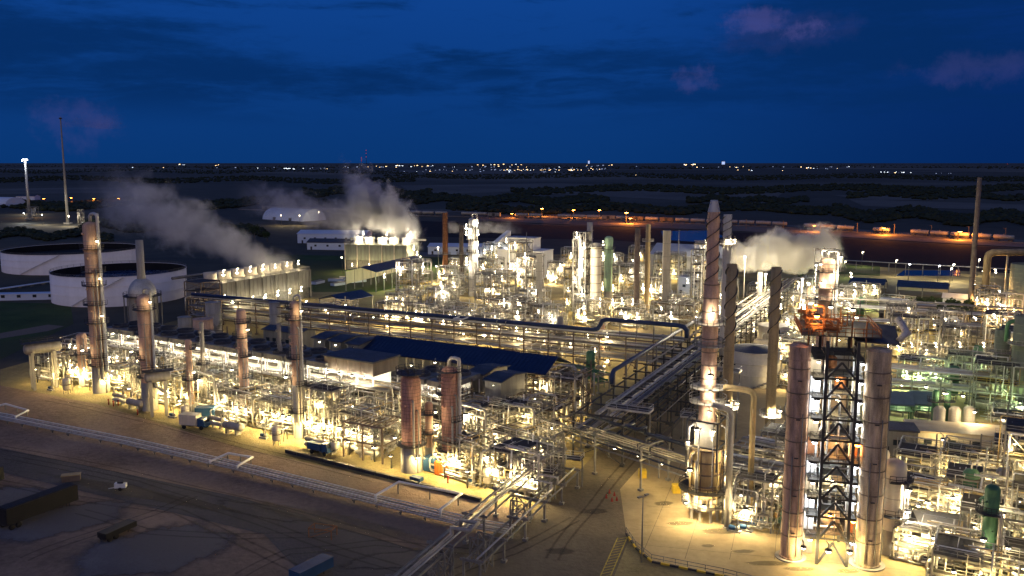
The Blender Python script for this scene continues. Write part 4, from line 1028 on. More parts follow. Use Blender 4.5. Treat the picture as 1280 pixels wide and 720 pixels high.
chimney('dark yellow twisted chimney behind the silver storage tank', 961, 560, 334, 1.05, TAN, (517,), (.64, 2.0, .24), (520,))
# arched yellow pipe
pa = g(936, 655); t = thing('arched_pipe', 'fat yellowish pipe that bends down from the chimney like an arch', 'pipe', pa, 0)
zt_ = h_(932, 655, 488); q = g(899, 585) - pa; q.z = zt_ + .8
MB().tube([(0, 0, 0), (0, 0, zt_ - 1.2), (-.3, 0, zt_ - .3), (-1.2, 0, zt_ + .1), (-5.0, -.2, zt_ + .6)], .5, 12).build('pipe_shell', TAN, t)
MB().ring(.5, .75, 0, .3, 12).build('foot_flange', CONC, t)
pa = g(909, 660); t = thing('down_pipe', 'dark vertical downcomer pipe leaving the furnace collar beside the arched pipe', 'pipe', pa, 0); zt_ = h_(909, 660, 510)
MB().tube([(0, 0, 0), (0, 0, zt_ - 1.4), (-.3, 0, zt_ - .4), (-1.1, 0, zt_), (-3.2, 0, zt_ + .7)], .55, 12).build('pipe_shell', ALU2, t)
MB().ring(.55, .8, 0, .3, 12).build('foot_flange', CONC, t)
for i, (x, y, k) in enumerate([(903, 655, 4), (925, 600, 5), (950, 585, 1), (968, 600, 4), (930, 640, 5)]): put_structure(k, g(x, y), ANG, .8, 3, WARM, 1500)
for x, y in ((918, 665), (932, 664), (945, 660)): place(PUMP, g(x, y), ANG, auto='blue motored pump set')
building('small teal pump room with a brightly lit doorway beside the arched pipe', g(942, 648), ANG, 6, 4, 3.4, mat('teal_cladding', (.10, .20, .20), .6, 0, .2, .5), SLATE, wins=1)
flood(g(953, 655) + Vector((0, -.6, 2.7)), YELL, 900)

# storage tank (silver) beside
def tank(lab, p, r, h, m=None, openr=True, auto=None, z=0, roofm=None, liq=None):
    m = m or mat('tank_white_paint', (.88, .85, .84), .6, 0, .10, .08, streak=True)
    t = thing('storage_tank', lab, 'tank', (p[0], p[1], z), 0, auto=auto); n_ = 48 if r > 10 else 28
    MB().lathe([(r, 0), (r, h), (r - .12, h), (r - .12, h - .1)], n_).build('shell', m, t)
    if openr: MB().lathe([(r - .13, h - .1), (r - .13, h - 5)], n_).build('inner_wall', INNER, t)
    q = MB()
    for k in (.33, .66, .985): q.ring(r - .01, r + .16, h * k, h * k + .18, n_)
    q.build('wind_girders', m, t)
    if openr:
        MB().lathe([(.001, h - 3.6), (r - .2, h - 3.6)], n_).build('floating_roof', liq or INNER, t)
        MB().rail([(r * math.cos(k * PI / 24), r * math.sin(k * PI / 24), h) for k in range(48)], 1.0, .08, 99, True).build('rim_rail', STEEL, t)
    else: MB().lathe([(r + .1, h), (.001, h + r * .14)], n_).build('roof', roofm or m, t)
    s_ = MB()
    for k in range(26):
        a = -1.9 + k * .035 * (25 / max(r, 6)); z_ = h * k / 26; s_.box(((r + .5) * math.cos(a), (r + .5) * math.sin(a), z_), (.9, .9, .08), a)
    s_.build('spiral_stair', STEEL, t)
    return t
tank('round silver storage tank with a low cone roof between the two twisted chimneys', g(941, 478), 7.0, 9.5, CREAM, False, roofm=SLATE)
# two open top tanks: front foot of the wall at y 343 / 382
def front_tank(lab, xl, xr, yf, yr, liq):
    m1 = mpp((xl + xr) / 2, yf); r = (xr - xl) / 2 * m1 * 1.06; p = g((xl + xr) / 2, yf); h = h_((xl + xr) / 2, yf, yr)
    d_ = Vector((p.x, p.y, 0)).normalized(); c_ = p + d_ * r
    return tank(lab, c_, r, h, None, True, liq=liq)
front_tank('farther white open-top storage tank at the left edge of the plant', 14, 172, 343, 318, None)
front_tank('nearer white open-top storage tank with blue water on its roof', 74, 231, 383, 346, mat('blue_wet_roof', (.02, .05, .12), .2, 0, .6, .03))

# ================================================================== TWIN SILO TOWER
L0, L1 = g(988, 697), g(1083, 706)
cw = dirang(L0, L1); cl = (L1 - L0).length; hs = h_(988, 697, 432); hs2 = h_(1083, 706, 438)
dep = 7.5
def sl(x, y, z): return Vector((L0.x + x * math.cos(cw) - y * math.sin(cw), L0.y + x * math.sin(cw) + y * math.cos(cw), z))
for k, (x, r, hh) in enumerate(((0, 1.55, hs), (cl, 1.75, hs2))):
    t = thing('silo_tower', ['pinkish seamed drum standing at the near side of the twin drum tower', 'paler wider seamed drum on the other side of the twin drum tower'][k], 'silo', sl(x, 0, 0), cw)
    q = MB().lathe([(r * 1.12, 0), (r * 1.12, .5), (r, .52)] + [y for j in range(11) for y in ((r, 2.6 + j * 2.85), (r + .07, 2.6 + j * 2.85), (r + .07, 2.74 + j * 2.85), (r, 2.74 + j * 2.85)) if y[1] < hh - .3] + [(r, hh), (r * .6, hh + .35), (.001, hh + .4)], 60, smooth=False)
    q.build('shell', mat('rosy_seamed_cladding', (.44, .295, .215), .85, .0, .6, .9, streak=True) if k == 0 else mat('pale_seamed_cladding', (.44, .345, .24), .85, .0, .6, .9, streak=True), t)
    for j in range(8): MB().ring(r - .02, r + .1, 3.9 + j * 3.7, 4.06 + j * 3.7, 28).build('insulation_band', BRN, t)
    for j in range(3):
        a_ = -1.9 + j * .7; d_ = Vector((math.cos(a_), math.sin(a_), 0)); MB().tube([d_ * (r + .2) + Vector((0, 0, 1)), d_ * (r + .2) + Vector((0, 0, hh * (.5 + .2 * j)))], .08, 6).build('conduit', STEEL, t)
    MB().ring(r * 1.1, r * 1.5, 0, .3, 28).build('foundation_ring', CONC, t)
    q = MB()
    for j in range(5): z = 4.5 + j * 5.9; q.bx(-.3, .3, -r - .25, -r + .05, z, z + .12)
    q.build('lugs', DARK, t)
t = thing('silo_steel_tower', 'dark braced steel tower with open decks between the two tall drums', 'steel tower', sl(0, 0, 0), cw)
xa, xb = cl * .33, cl * .72; zz = [3.9, 7.3, 10.2, 12.9, 15.8, 19.2, 22.4, 25.6, 28.6, 31.5]
for x in (xa, xb):
    for y in (-1.6, dep): MB().beam((x, y, 0), (x, y, hs + (2.5 if y > 0 else 1.2)), .42).build('post', DARK, t)
for x in (1.9, cl - 2.1):
    for y in (dep,): MB().beam((x, y, 0), (x, y, hs), .35).build('post', DARK, t)
for i, z in enumerate(zz):
    q = MB().bx(1.9, xa + .1, -.8, dep, z, z + .1).bx(xb - .1, cl - 2.0, -.8, dep, z, z + .1).bx(xa + .2, xb - .2, 2.0 if i % 2 else .6, dep, z, z + .1)
    q.bx(1.8, cl - 2.0, -.95, -.82, z - .16, z + .12); q.build('deck', GRATE, t)
    MB().rail([(1.9, -.85, z + .12), (cl - 2.1, -.85, z + .12)], 1.1, .07, 1.3).build('handrail', DARK, t)
    zp = zz[i - 1] if i else 0
    MB().beam((xa, -1.5, zp), ((xa + xb) / 2, -1.5, z - .3), .3).beam((xb, -1.5, zp), ((xa + xb) / 2, -1.5, z - .3), .3).build('inverted_v_brace', DARK, t)
    for x0, x1 in ((1.7, xa - .3), (xb + .3, cl - 1.9)):
        MB().bx(x0, x1, 1.9, 2.0, zp + .2, z - .45).build('wall_panel', RUST if i == 5 or (i == 1 and x0 > 5) else WHT if i % 3 else ALU2, t)
    if i % 2: MB().bx(xa + .3, xb - .3, 5.2, 5.3, zp + .2, z - .45).build('wall_panel', ALU2 if i % 4 == 1 else BRN, t)
    flood(sl(xa - .9, .2, z - .8), COOL if i % 3 else WHITE, 330)
    flood(sl(xb + .9, .2, z - .8), AMB if i in (5, 1) else COOL, 330)
    if i in (1, 3, 5, 7, 8): flood(sl((xa + xb) / 2, 2.2, z - .9), AMB if i in (5, 1) else WARM, 900)
for k in range(22):
    rr = R.choice([.1, .12, .18, .25]); pts = zigpipe(R, cl - 5, dep, 0, hs, zz, rr)
    MB().tube([(p.x + 2.3, max(-.3, p.y * .8 + .5), p.z) for p in pts], rr, 7).build('pipe', R.choice(PM + [RUST]), t)
for i in (0, 2, 3, 5, 7, 8): MB().lathe([(.001, .3), (.9, .5), (.9, 2.0), (.4, 2.4), (.001, 2.4)], 14, ((xa + xb) / 2 + (i % 2 - .5) * 1.5, 4.5, zz[i])).build('vessel', R.choice([ALU2, RUST, ALU]), t)
# head works
t = thing('tower_head_works', 'rust orange machinery deck on top of the twin drum tower', 'machinery', sl(1, 0, hs + .5), cw)
MB().bx(-1, cl - 1, -1, dep + 4, 1.2, 1.35).build('deck', DARK, t)
q = MB()
for i in range(5):
    for y in (-.8, dep + 3.8): q.beam((i * (cl - 3) / 4, y, -.2), (i * (cl - 3) / 4, y, 3.6), .2)
q.rail([(-1, -1, 1.3), (cl - 1, -1, 1.3), (cl - 1, dep + 4, 1.3), (-1, dep + 4, 1.3)], 1.2, .09, 1.2, True)
q.build('frame', RUST, t)
for k in range(12): r_ = R.choice([.1, .15, .25]); MB().tube([(p.x * .8, p.y, abs(p.z) % 2.6 + 1.4) for p in zigpipe(R, cl - 3, dep + 3, 0, 3, (1.5, 2.5), r_)], r_, 7).build('pipe', RUST, t)
t = thing('sloped_head_roof', 'dark sloped roof hood over the paler drum of the twin drum tower', 'roof hood', sl(cl - 3.2, 1.5, hs2 + .6), cw)
MB().add([(0, 0, .4), (6.2, 0, .2), (6.8, 7, 1.6), (0, 8, 2.0), (0, 0, .2), (6.2, 0, .0), (6.8, 7, 1.4), (0, 8, 1.8)], [(0, 1, 2, 3), (7, 6, 5, 4), (0, 4, 5, 1), (1, 5, 6, 2), (2, 6, 7, 3), (3, 7, 4, 0)]).build('hood', SLATE, t)
MB().tube([(6.2, 1, .4), (7.4, 1.4, 1.6), (6.8, 5, 3.0)], .5, 10).build('duct', ALU, t)
for x, y, c_ in ((2, -1, AMB), (5, 8, AMB), (7.5, -.6, AMB), (cl - 3, 6, WARM), (3, 10, AMB)): flood(sl(x, y, hs + 4.6), WARM if x > 4 else AMB, 420)
for x, y in ((1.5, -3), (5, -3.4), (8, -3), (3, 6), (7, 6)): flood(sl(x, y, 3.0), YELL, 1500)
# pinkish column behind with busy lit top
column('pinkish column with a brightly lit busy top rising behind the twin drum tower', g(1026, 500), h_(1026, 500, 322), 1.9, PINK, plats=(8, 14, 20, 26, 29, 33), skirt=3, over=.35)
hc = h_(1026, 500, 322); cp = g(1026, 500)
t = thing('column_top_scaffold', 'small lit steel frame perched on the pinkish column behind the twin drum tower', 'steel frame', (cp.x, cp.y, hc - 3), 0); q = MB()
for x in (-2.4, 2.4):
    for y in (-2.4, 2.4): q.beam((x, y, 0), (x, y, 5), .16)
for z in (1.5, 5):
    for s_ in (-2.4, 2.4): q.beam((-2.4, s_, z), (2.4, s_, z), .16); q.beam((s_, -2.4, z), (s_, 2.4, z), .16)
q.build('frame', STEEL, t)
MB().tube([(-6.5, 0, -3), (-6.5, 0, -5.8), (-6, 0, -6.5), (-2, 0, -6.5)], .22, 8).build('vent_pipe', WHT, t)
for dx, dz in ((-2, 2), (2.2, .4), (1.6, -4), (2.6, -9), (-2.4, -6)): flood(cp + Vector((dx, -2.7, hc + dz)), WHITE, 1400)

# ================================================================== BACK UNIT
back_rows = [
    (408, range(505, 870, 52), (1, 5, 3, 1), (1, 1)), (388, range(480, 880, 56), (0, 1, 4, 5, 1), (1, 2)), (370, range(500, 890, 50), (0, 7, 1, 4, 2), (2, 2)),
    (352, range(545, 890, 46), (0, 2, 4, 7, 1), (2, 2)), (337, range(560, 900, 46), (1, 0, 4, 0), (2, 2))]
k = 0
for y, xs, ks, lm in back_rows:
    for x in xs:
        kk = ks[k % len(ks)]; k += 1
        put_structure(kk, g(x + R.uniform(-5, 5), y + R.uniform(-3, 3)), ANG + R.choice([0, 0, PI / 2 if False else 0]), R.uniform(.75, 1.0), 3, R.choice([WHITE, WARM, WARM, YELL]), 2600 if y > 380 else 3600)
bc = [('rusty dark stack left of the bright slim tower', 557, 352, 266, 1.5, RUST, 'chimney'), ('short rusty stack next to the bright slim tower', 577, 352, 281, 1.2, BRN, 'chimney'),
      ('pale narrow stack standing on top of the grey slab vessel', 736, 398, 278, 1.3, CREAM, 'chimney'), ('thin dark stack between the grey slab vessel and the yellow stack', 795, 400, 285, 1.15, BRN, 'chimney'),
      ('yellowish stack with a collar platform right of the thin dark stack', 808, 392, 280, 1.1, TAN, 'chimney'), ]
for lab, x, pb, pt_, r, m, c_ in bc: chimney(lab, x, pb, pt_, r, m, (), None, (302,) if 'collar' in lab else (318,) if 'rusty' in lab else (), r * .85)
column('bright slim silver tower covered with lamps and platforms', g(591, 370), h_(591, 370, 272), 1.7, ALU, plats=(8, 14, 20, 26, 31), skirt=2, over=.4)
for yy in (278, 285, 293, 305, 318, 330): flood(g(591, 370) + Vector((R.choice([-2.6, 2.4]), -2.5, h_(591, 370, yy))), WHITE, 2600)
t = thing('slab_vessel', 'grey upright slab vessel with horizontal bands and a domed top', 'vessel', g(744, 400), ANG); hz = h_(744, 400, 303)
MB().lathe([(2.1, 0), (2.1, hz - 1.5), (1.5, hz - .3), (.001, hz)], 22).build('shell', CREAM, t); q = MB()
for i in range(9): q.ring(2.05, 2.2, hz * i / 9 + 1, hz * i / 9 + 1.2, 22)
q.build('bands', BRN, t); ringplat(t, 2.1, hz - 1.5, 3.6, STEEL)
column('short green-lit column with a dark cap right of the grey slab vessel', g(760, 372), h_(760, 372, 295), 1.9, mat('green_lit_cladding', (.28, .42, .28), .6, 0, .2, .3, streak=True), plats=(22,), skirt=3)  # green light on this column is put into its cladding colour
def slab_duct(lab, x, pb, pt_, w1, m=ALU2):
    p = g(x, pb); hh = h_(x, pb, pt_); t = thing('square_duct', lab, 'duct', p, ANG + .5); MB().bx(-w1, w1, -w1 * .7, w1 * .7, 0, hh).build('shell', m, t); q = MB()
    for i in range(1, 7): q.bx(-w1 - .08, w1 + .08, -w1 * .7 - .08, w1 * .7 + .08, hh * i / 7, hh * i / 7 + .15)
    q.build('flanges', STEEL, t)
slab_duct('tall blueish grey square duct right of the yellow stack', 831, 402, 288, 1.35); slab_duct('short blueish square duct in the middle of the back unit', 674, 395, 317, 1.2)
for lab, x, pb, pt_ in (('thin tall lightning pole beside the square duct', 846, 395, 287), ('thin tall lightning pole in the middle of the back unit', 658, 380, 290), ('thin pole near the slim tower', 635, 385, 308)):
    t = thing('lightning_pole', lab, 'pole', g(x, pb)); MB().tube([(0, 0, 0), (0, 0, h_(x, pb, pt_))], [.3, .12], 6).build('pole', STEEL, t); MB().bx(-.6, .6, -.6, .6, 0, .5).build('base', CONC, t)
# lattice tower by slab vessel
def lattice(lab, p, w1, hh, m=STEEL, lev=3.4, name='lattice_tower', plat=True):
    t = thing(name, lab, 'lattice tower', p, ANG)
    for x in (0, w1):
        for y in (0, w1): MB().beam((x, y, 0), (x, y, hh), .32).build('leg', m, t)
    z = 0; q = MB(); P = MB()
    while z < hh - .1:
        z2_ = min(hh, z + lev)
        for a_, c_ in (((0, 0), (w1, 0)), ((w1, 0), (w1, w1)), ((w1, w1), (0, w1)), ((0, w1), (0, 0))):
            q.beam((*a_, z), (*c_, z2_), .16); q.beam((*a_, z2_), (*c_, z2_), .2)
        if plat: P.bx(.2, w1 - .2, .2, w1 - .2, z2_ - .1, z2_)
        z = z2_
    q.build('bracing', m, t)
    if plat: P.build('decks', GRATE, t)
    for k in range(14): r_ = R.choice([.12, .18, .3]); MB().tube(zigpipe(R, w1, w1, 0, hh, tuple(range(4, int(hh), 4)), r_), r_, 6).build('pipe', R.choice(PM), t)
    return t
lattice('tall lattice tower full of pipes at the left side of the grey slab vessel', g(716, 400), 5, h_(716, 400, 290))
for yy in (295, 308, 322, 336, 350, 365, 380): flood(g(722, 402) + Vector((R.uniform(-2, 3), -1.5, h_(716, 400, yy))), WHITE, 2200)
lattice('brown lattice stair tower beside the low grey cooling tower', g(233, 402), 9, h_(233, 402, 352), BRN, 4)
lattice('steel lattice tower at the right part of the back unit', g(862, 395), 5, h_(862, 395, 312))
building('white blocky process building standing behind the slim tower', g(622, 345), ANG, 26, 14, h_(622, 345, 312), WHT, WHT, wins=6)
building('raised white penthouse block on the process building', g(622, 345) + Vector((5, 1, h_(622, 345, 312) + .4)), ANG, 16, 8, 6, WHT, mat('pale_roof', (.4, .42, .46), .6, 0, .1, .3), wins=3, door=False)
for i in range(5): flood(g(628 + i * 10, 352) + Vector((0, -3, 7)), WHITE, 3000)
building('gabled grey warehouse behind the yellow stack', g(812, 345), ANG, 40, 22, h_(812, 345, 318), mat('grey_cladding', (.30, .31, .33), .6, 0, .15, .1), MATS['pale_roof'], gable=5, wins=5)
building('grey flat building at the right part of the back unit', g(846, 368), ANG, 22, 10, 8, MATS['grey_cladding'], MATS['pale_roof'], wins=4); flood(g(858, 372) + Vector((0, -2, 7)), COOL, 2600)
# blue roofs
def open_shed(lab, pa, pb, W, h, roof=BLUE, gable=2.0, m=STEEL):
    L = (pb - pa).length; t = thing('open_shed', lab, 'shed', pa, dirang(pa, pb)); n_ = max(2, int(L / 7))
    MB().add([(0, -.6, h), (L, -.6, h), (L, W / 2, h + gable), (0, W / 2, h + gable), (L, W + .6, h), (0, W + .6, h), (0, -.6, h + .2), (L, -.6, h + .2), (L, W / 2, h + gable + .2), (0, W / 2, h + gable + .2), (L, W + .6, h + .2), (0, W + .6, h + .2)],
             [(3, 2, 1, 0), (5, 4, 2, 3), (6, 7, 8, 9), (9, 8, 10, 11), (0, 1, 7, 6), (4, 5, 11, 10), (1, 2, 8, 7), (2, 4, 10, 8), (0, 6, 9, 3), (3, 9, 11, 5)]).build('roof', roof, t)
    for i in range(n_ + 1):
        for y in (0, W): MB().beam((L * i / n_, y, 0), (L * i / n_, y, h), .35).build('post', m, t)
    MB().bx(0, L, W - .1, W, h * .35, h - .2).build('rear_wall', CREAM, t); return t
open_shed('open shed with a blue roof beside the tall steaming cooling tower', g(470, 366), g(535, 348), 16, 9.5)
open_shed('small blue roofed shed between the grass and the back unit', g(428, 396), g(466, 388), 12, 6)
for x, y in ((500, 362), (520, 356), (480, 366)): flood(g(x, y) + Vector((0, 2, 7)), GREENL, 1600)
pole(g(548, 335), WHITE, 9000, 12)
pole(g(546, 352), WHITE, 5000, 8); pole(g(428, 342), WARM, 3000, 9)
# white piping yard / tube-like slanted white conveyors
t = thing('conveyor_gallery', 'pale inclined conveyor gallery rising behind the slim tower', 'conveyor', g(604, 338), dirang(g(604, 338), g(640, 330))); L_ = 34
MB().add([(0, 0, 6), (L_, 0, 17), (L_, 3, 17), (0, 3, 6), (0, 0, 9), (L_, 0, 20), (L_, 3, 20), (0, 3, 9)], [(3, 2, 1, 0), (4, 5, 6, 7), (0, 1, 5, 4), (1, 2, 6, 5), (2, 3, 7, 6), (3, 0, 4, 7)]).build('gallery', WHT, t)
for x in (4, 14, 24, 33): MB().beam((x, 1.5, 0), (x, 1.5, 6 + x * .3), .5).build('leg', STEEL, t)
for i in range(4): flood(g(606 + i * 9, 340) + Vector((0, -4, 11 + 2 * i)), COOL, 2600)
# ponds of light between units: ground equipment behind the blue roofed shed
for i, (x, y) in enumerate([(612, 436), (640, 442), (668, 446), (700, 452), (730, 458), (722, 440), (752, 448), (690, 436), (745, 470)]):
    if i % 3 == 0: v = VES[i % 4]; place(v[0], g(x, y), 0, auto=v[1] + ' upright vessel')
    elif i % 3 == 1: dd = DRUMS[i % 3]; place(dd[0], g(x, y), ANG, auto=dd[1] + ' horizontal drum')
    else: place(EXCH, g(x, y), ANG, auto='stacked silver heat exchangers')
    flood(g(x, y) + Vector((3, -2, 5)), WARM, 1800)
place(GVES[0], g(738, 478), 0, auto='green upright vessel'); 
rack('green painted pipe run on low stands behind the blue roofed shed', g(705, 462, 4), g(748, 474, 4), 4, (3, 5), 6, per=9, seed=31, pm=[GRN])
put_structure(1, g(590, 428), bR, 1, 3, WARM, 2000); put_structure(1, g(540, 418), bR, .9, 3, WARM, 2000); put_structure(5, g(640, 428), bR, .9, 3, WARM, 2000); put_structure(1, g(470, 405), bR, .9, 3, WARM, 2000); put_structure(5, g(400, 400), bR, .9, 2, YELL, 1500)
for i, (x, y, r, hh) in enumerate([(255, 432, 3.2, 9), (268, 420, 2.6, 12), (345, 420, 2, 12), (232, 425, 2.2, 8)]): tank('small pinkish grey tank with a cone roof, ' + ['in front of the brown stair tower', 'between the stair tower and the cooling tower', 'behind the crowned pink column', 'nearest to the domed vessel'][i], g(x, y), r, hh, PINK if i == 0 else ALU2, False)

# ================================================================== COOLING TOWERS
def cooling_tower(label, p0, p1, W, h, n, wall, cup, lampc, lp=1500):
    L = (p1 - p0).length; rz = dirang(p0, p1); t = thing('cooling_tower', label, 'cooling tower', p0, rz)
    def loc(x, y, z): return Vector((p0.x + x * math.cos(rz) - y * math.sin(rz), p0.y + x * math.sin(rz) + y * math.cos(rz), z))
    MB().bx(0, L, 0, W, h * .42, h).build('casing', wall, t)
    MB().bx(.3, L - .3, .5, W - .5, 0, h * .419).build('basin_louvres', mat('dark_louvre', (.13, .13, .12), .7, 0, .4, 1.2), t)
    q = MB()
    for i in range(n * 3 + 1): q.bx(L * i / (n * 3) - .08, L * i / (n * 3) + .08, -.12, -.003, h * .45, h - .2)
    q.bx(-.1, L + .1, -.25, -.003, h * .42 - .3, h * .42); q.bx(-.1, L + .1, -.3, -.003, h, h + .3); q.bx(-.1, L + .1, -.1, W, h + .003, h + .2)
    q.build('wall_ribs', wall, t)
    for i in range(n + 1): MB().bx(L * i / n - .22, L * i / n + .22, -.6, -.16, 0, h + (1.1 if cup is WHT else .25)).build('pillar', CREAM if cup is WHT else wall, t)
    for i in range(n):
        x = L * (i + .5) / n; r = min(L / n, W) * .36
        MB().lathe([(r * 1.12, h + .2), (r * .96, h + 1.6), (r * 1.04, h + 3.6), (r * .98, h + 3.6), (r * .9, h + 1.6)], 24, (x, W / 2, 0)).build('fan_stack', cup, t)
        MB().bx(x - r * .9, x + r * .9, W / 2 - .12, W / 2 + .12, h + 1.4, h + 1.6).build('fan_beam', DARK, t)
        flood(loc(x + 2, W / 2 - r - 2.5, h + 2.6), lampc, lp)
    MB().rail([(0, 0, h + .3), (L, 0, h + .3), (L, W, h + .3), (0, W, h + .3)], 1.2, .12, 3, True).build('handrail', STEEL, t)
    MB().tube([(-6, W + .8, h + 1.6), (L + 4, W + .8, h + 1.6)], .6, 8).build('header_pipe', STEEL, t)
    st = MB()
    for k in range(30): st.bx(L + .4, L + 1.6, W * k / 30, W * (k + .9) / 30, h * k / 30, h * k / 30 + .12)
    for s_ in (.4, 1.6): st.beam((L + s_, 0, .2), (L + s_, W, h + .2), .2)
    st.build('stair', STEEL, t)
    return loc, L
ct1, ctL1 = cooling_tower('low grey cooling tower with round fan stacks behind the domed vessel', g(279, 394), g(388, 372), 20, 12.5, 7, DW, CREAM, WARM, 600)
for i in range(6): flood(ct1(6 + i * (ctL1 - 8) / 6, -3, 4.5), WARM if i % 2 else WHITE, 1000)
ct2, ctL2 = cooling_tower('tall steaming cooling tower with white pillars and five fan stacks', g(432, 337), g(509, 339), 22, 14, 5, mat('greenish_louvre', (.22, .24, .20), .6, 0, .3, .5, streak=True), WHT, WARM)
for i in range(3): flood(ct2(8 + i * 14, 8, 19.5), WHITE, 5200); flood(ct2(ctL2 + 3, 3 + i * 6, 12 - i * 3.5), WARM, 3000)
for i in range(4): flood(ct2(6 + i * 10, -5, 3), WARM, 2200)

# ================================================================== RIGHT-HAND UNIT
rr_rows = [(372, (1000, 1058), (1, 5)), (392, (985, 1045, 1100), (1, 4, 5)), (418, (975, 1110, 1160, 1215), (5, 4, 1, 5)), (450, (970, 1108, 1165, 1225, 1285), (5, 0, 4, 7, 0)),
           (486, (975, 1118, 1180, 1245), (1, 1, 4, 7)), (520, (985, 1215, 1262), (5, 0, 7)), (552, (1235, 1300), (5, 1)), (604, (1120, 1176, 1240), (5, 5, 1)), (648, (1112, 1180, 1245), (5, 1, 7)), (700, (1120, 1196, 1262), (5, 1, 0)), (742, (1165, 1250), (5, 5))]
j = 0
for y, xs, ks in rr_rows:
    for x, kk in zip(xs, ks):
        lc = GREENL if 475 < y < 560 and 1100 < x < 1225 else WARM if y < 580 else YELL
        put_structure(kk, g(x + R.uniform(-4, 4), y), ANG, R.uniform(.75, .95), 3, lc, 1700 if y > 480 else 2100); j += 1
for i, (x, y) in enumerate([(1005, 470), (1120, 520), (1160, 535), (1190, 500), (1250, 540), (1130, 430), (1180, 440), (1220, 470), (1260, 430), (1140, 620), (1170, 640), (1210, 650), (1250, 640), (1150, 690), (1190, 700), (1230, 690), (1270, 700), (960, 440), (985, 420), (1075, 400), (1010, 395)]):
    q = i % 4
    if q == 0: v = VES[i % 3]; place(v[0], g(x, y), 0, auto=v[1] + ' upright vessel')
    elif q == 1: dd = DRUMS[i % 3]; place(dd[0], g(x, y), ANG, auto=dd[1] + ' horizontal drum')
    elif q == 2: place(EXCH, g(x, y), ANG, auto='stacked silver heat exchangers')
    else: place(GVES[0], g(x, y), 0, auto='green upright vessel')
rack('upper pipe rack crossing the right unit beyond the dark flat roof', g(1000, 398, 8), g(1290, 412, 8), 8, (5, 8), 8, per=6, seed=41)
rack('farther pipe rack crossing the right unit near the grass strip', g(1010, 372, 9), g(1290, 388, 9), 7, (6, 9), 9, per=6, seed=42, fm=DARK)
rack('brightly lit pale pipe rack above the green lit equipment', g(1106, 462, 9), g(1290, 478, 9), 9, (5, 9), 7, per=8, seed=43, pm=[WHT, ALU, CREAM])
rack('pipe rack beside the green column near the lower edge', g(1130, 606, 6), g(1290, 640, 6), 7, (3.6, 6), 6, per=8, seed=44, pm=[WHT, ALU, CREAM, TAN])
rack('dense pale pipe rack at the bottom edge on the right', g(1118, 660, 5), g(1290, 700, 5), 6, (3, 5), 6, per=8, seed=45, pm=[WHT, ALU, CREAM, TAN])
for i in range(6): flood(g(1110 + i * 30, 466) + Vector((0, 1, 7.5)), WARM, 1500)
# three yellow lit heaters
for i, x in enumerate((1122, 1143, 1161)):
    p = g(x, 446); t = thing('small_heater', 'small yellow lit heater with thin stack, ' + ['beside the sloped roof hood', 'middle one of three', 'farthest from the silo tower'][i], 'heater', p, 0)
    MB().lathe([(1.6, .6), (1.6, 5.4), (.5, 8), (.5, 12 + (i == 1) * 2), (.4, 12 + (i == 1) * 2)], 16).build('shell', mat('pale_yellow_paint', (.62, .54, .26), .6, 0, .15, .4, streak=True), t)
    for a in range(4): MB().beam((1.3 * math.cos(a * 1.57), 1.3 * math.sin(a * 1.57), 0), (1.3 * math.cos(a * 1.57), 1.3 * math.sin(a * 1.57), .8), .2).build('leg', STEEL, t)
    flood(p + Vector((.3, -3.2, 4)), YELL, 900)
building('beige low building with a flat roof beyond the dark equipment', g(1180, 428), ANG * .3, 16, 8, 5, CREAM, mat('beige_roof', (.42, .36, .26), .7, 0, .2, .3), wins=3); flood(g(1190, 432) + Vector((0, -2, 5)), YELL, 1800)
building('long beige control building with a lamp over its front wall', g(1138, 566), math.radians(-14), 21, 8, 4.6, CREAM, MATS['beige_roof'], wins=4)
flood(g(1180, 574) + Vector((-1, -1.0, 4.4)), YELL, 1300)
flood(g(1212, 556) + Vector((0, -1, 7.5)), WARM, 3000)
building('dark roofed low building lit along its front at the right edge', g(1205, 606), math.radians(-16), 19, 8, 4.6, CREAM, BRN, wins=3)
for i in range(3): flood(g(1218 + i * 24, 612 + i * 4) + Vector((0, -1.2, 3.9)), WARM, 1100)
building('grey switch house beside the long beige control building', g(1100, 570), math.radians(-14), 7, 6, 5.5, DW, SLATE, wins=1)
t = building('pump building with a brilliantly lit open bay near the bottom edge', g(1150, 700), ANG * .5, 7, 6, 5.2, WHT, CONC, wins=0, door=True)
for dx in (1.5, 4): flood(g(1155, 704) + Vector((dx - 1, -1.2, 4.6)), WARM, 1500)
# slate air coolers on a green frame
for k, x in enumerate((1108, 1137)):
    p = g(x, 535); t = thing('slab_cooler', 'slate topped air cooler on a green steel frame, ' + ('beside the paler silo drum' if k == 0 else 'next to the pale cylinders'), 'air cooler', p, ANG * .6)
    MB().add([(0, 0, 5.4), (5.6, 0, 5.4), (5.6, 5, 7.2), (0, 5, 7.2), (0, 0, 5.8), (5.6, 0, 5.8), (5.6, 5, 7.6), (0, 5, 7.6)], [(3, 2, 1, 0), (4, 5, 6, 7), (0, 1, 5, 4), (1, 2, 6, 5), (2, 3, 7, 6), (3, 0, 4, 7)]).build('panel', mat('blue_grey_panel', (.13, .17, .18), .5, 0, .2, .4), t)
    for xx in (.2, 5.4):
        for y in (.2, 4.8): MB().beam((xx, y, 0), (xx, y, 5.4 + y * .3), .25).build('leg', GRN, t)
    MB().rail([(0, -.3, 4.4), (5.6, -.3, 4.4)], 1.1, .1, 1.4).bx(0, 5.6, -.3, 4.8, 4.2, 4.35).build('deck', GRN, t)
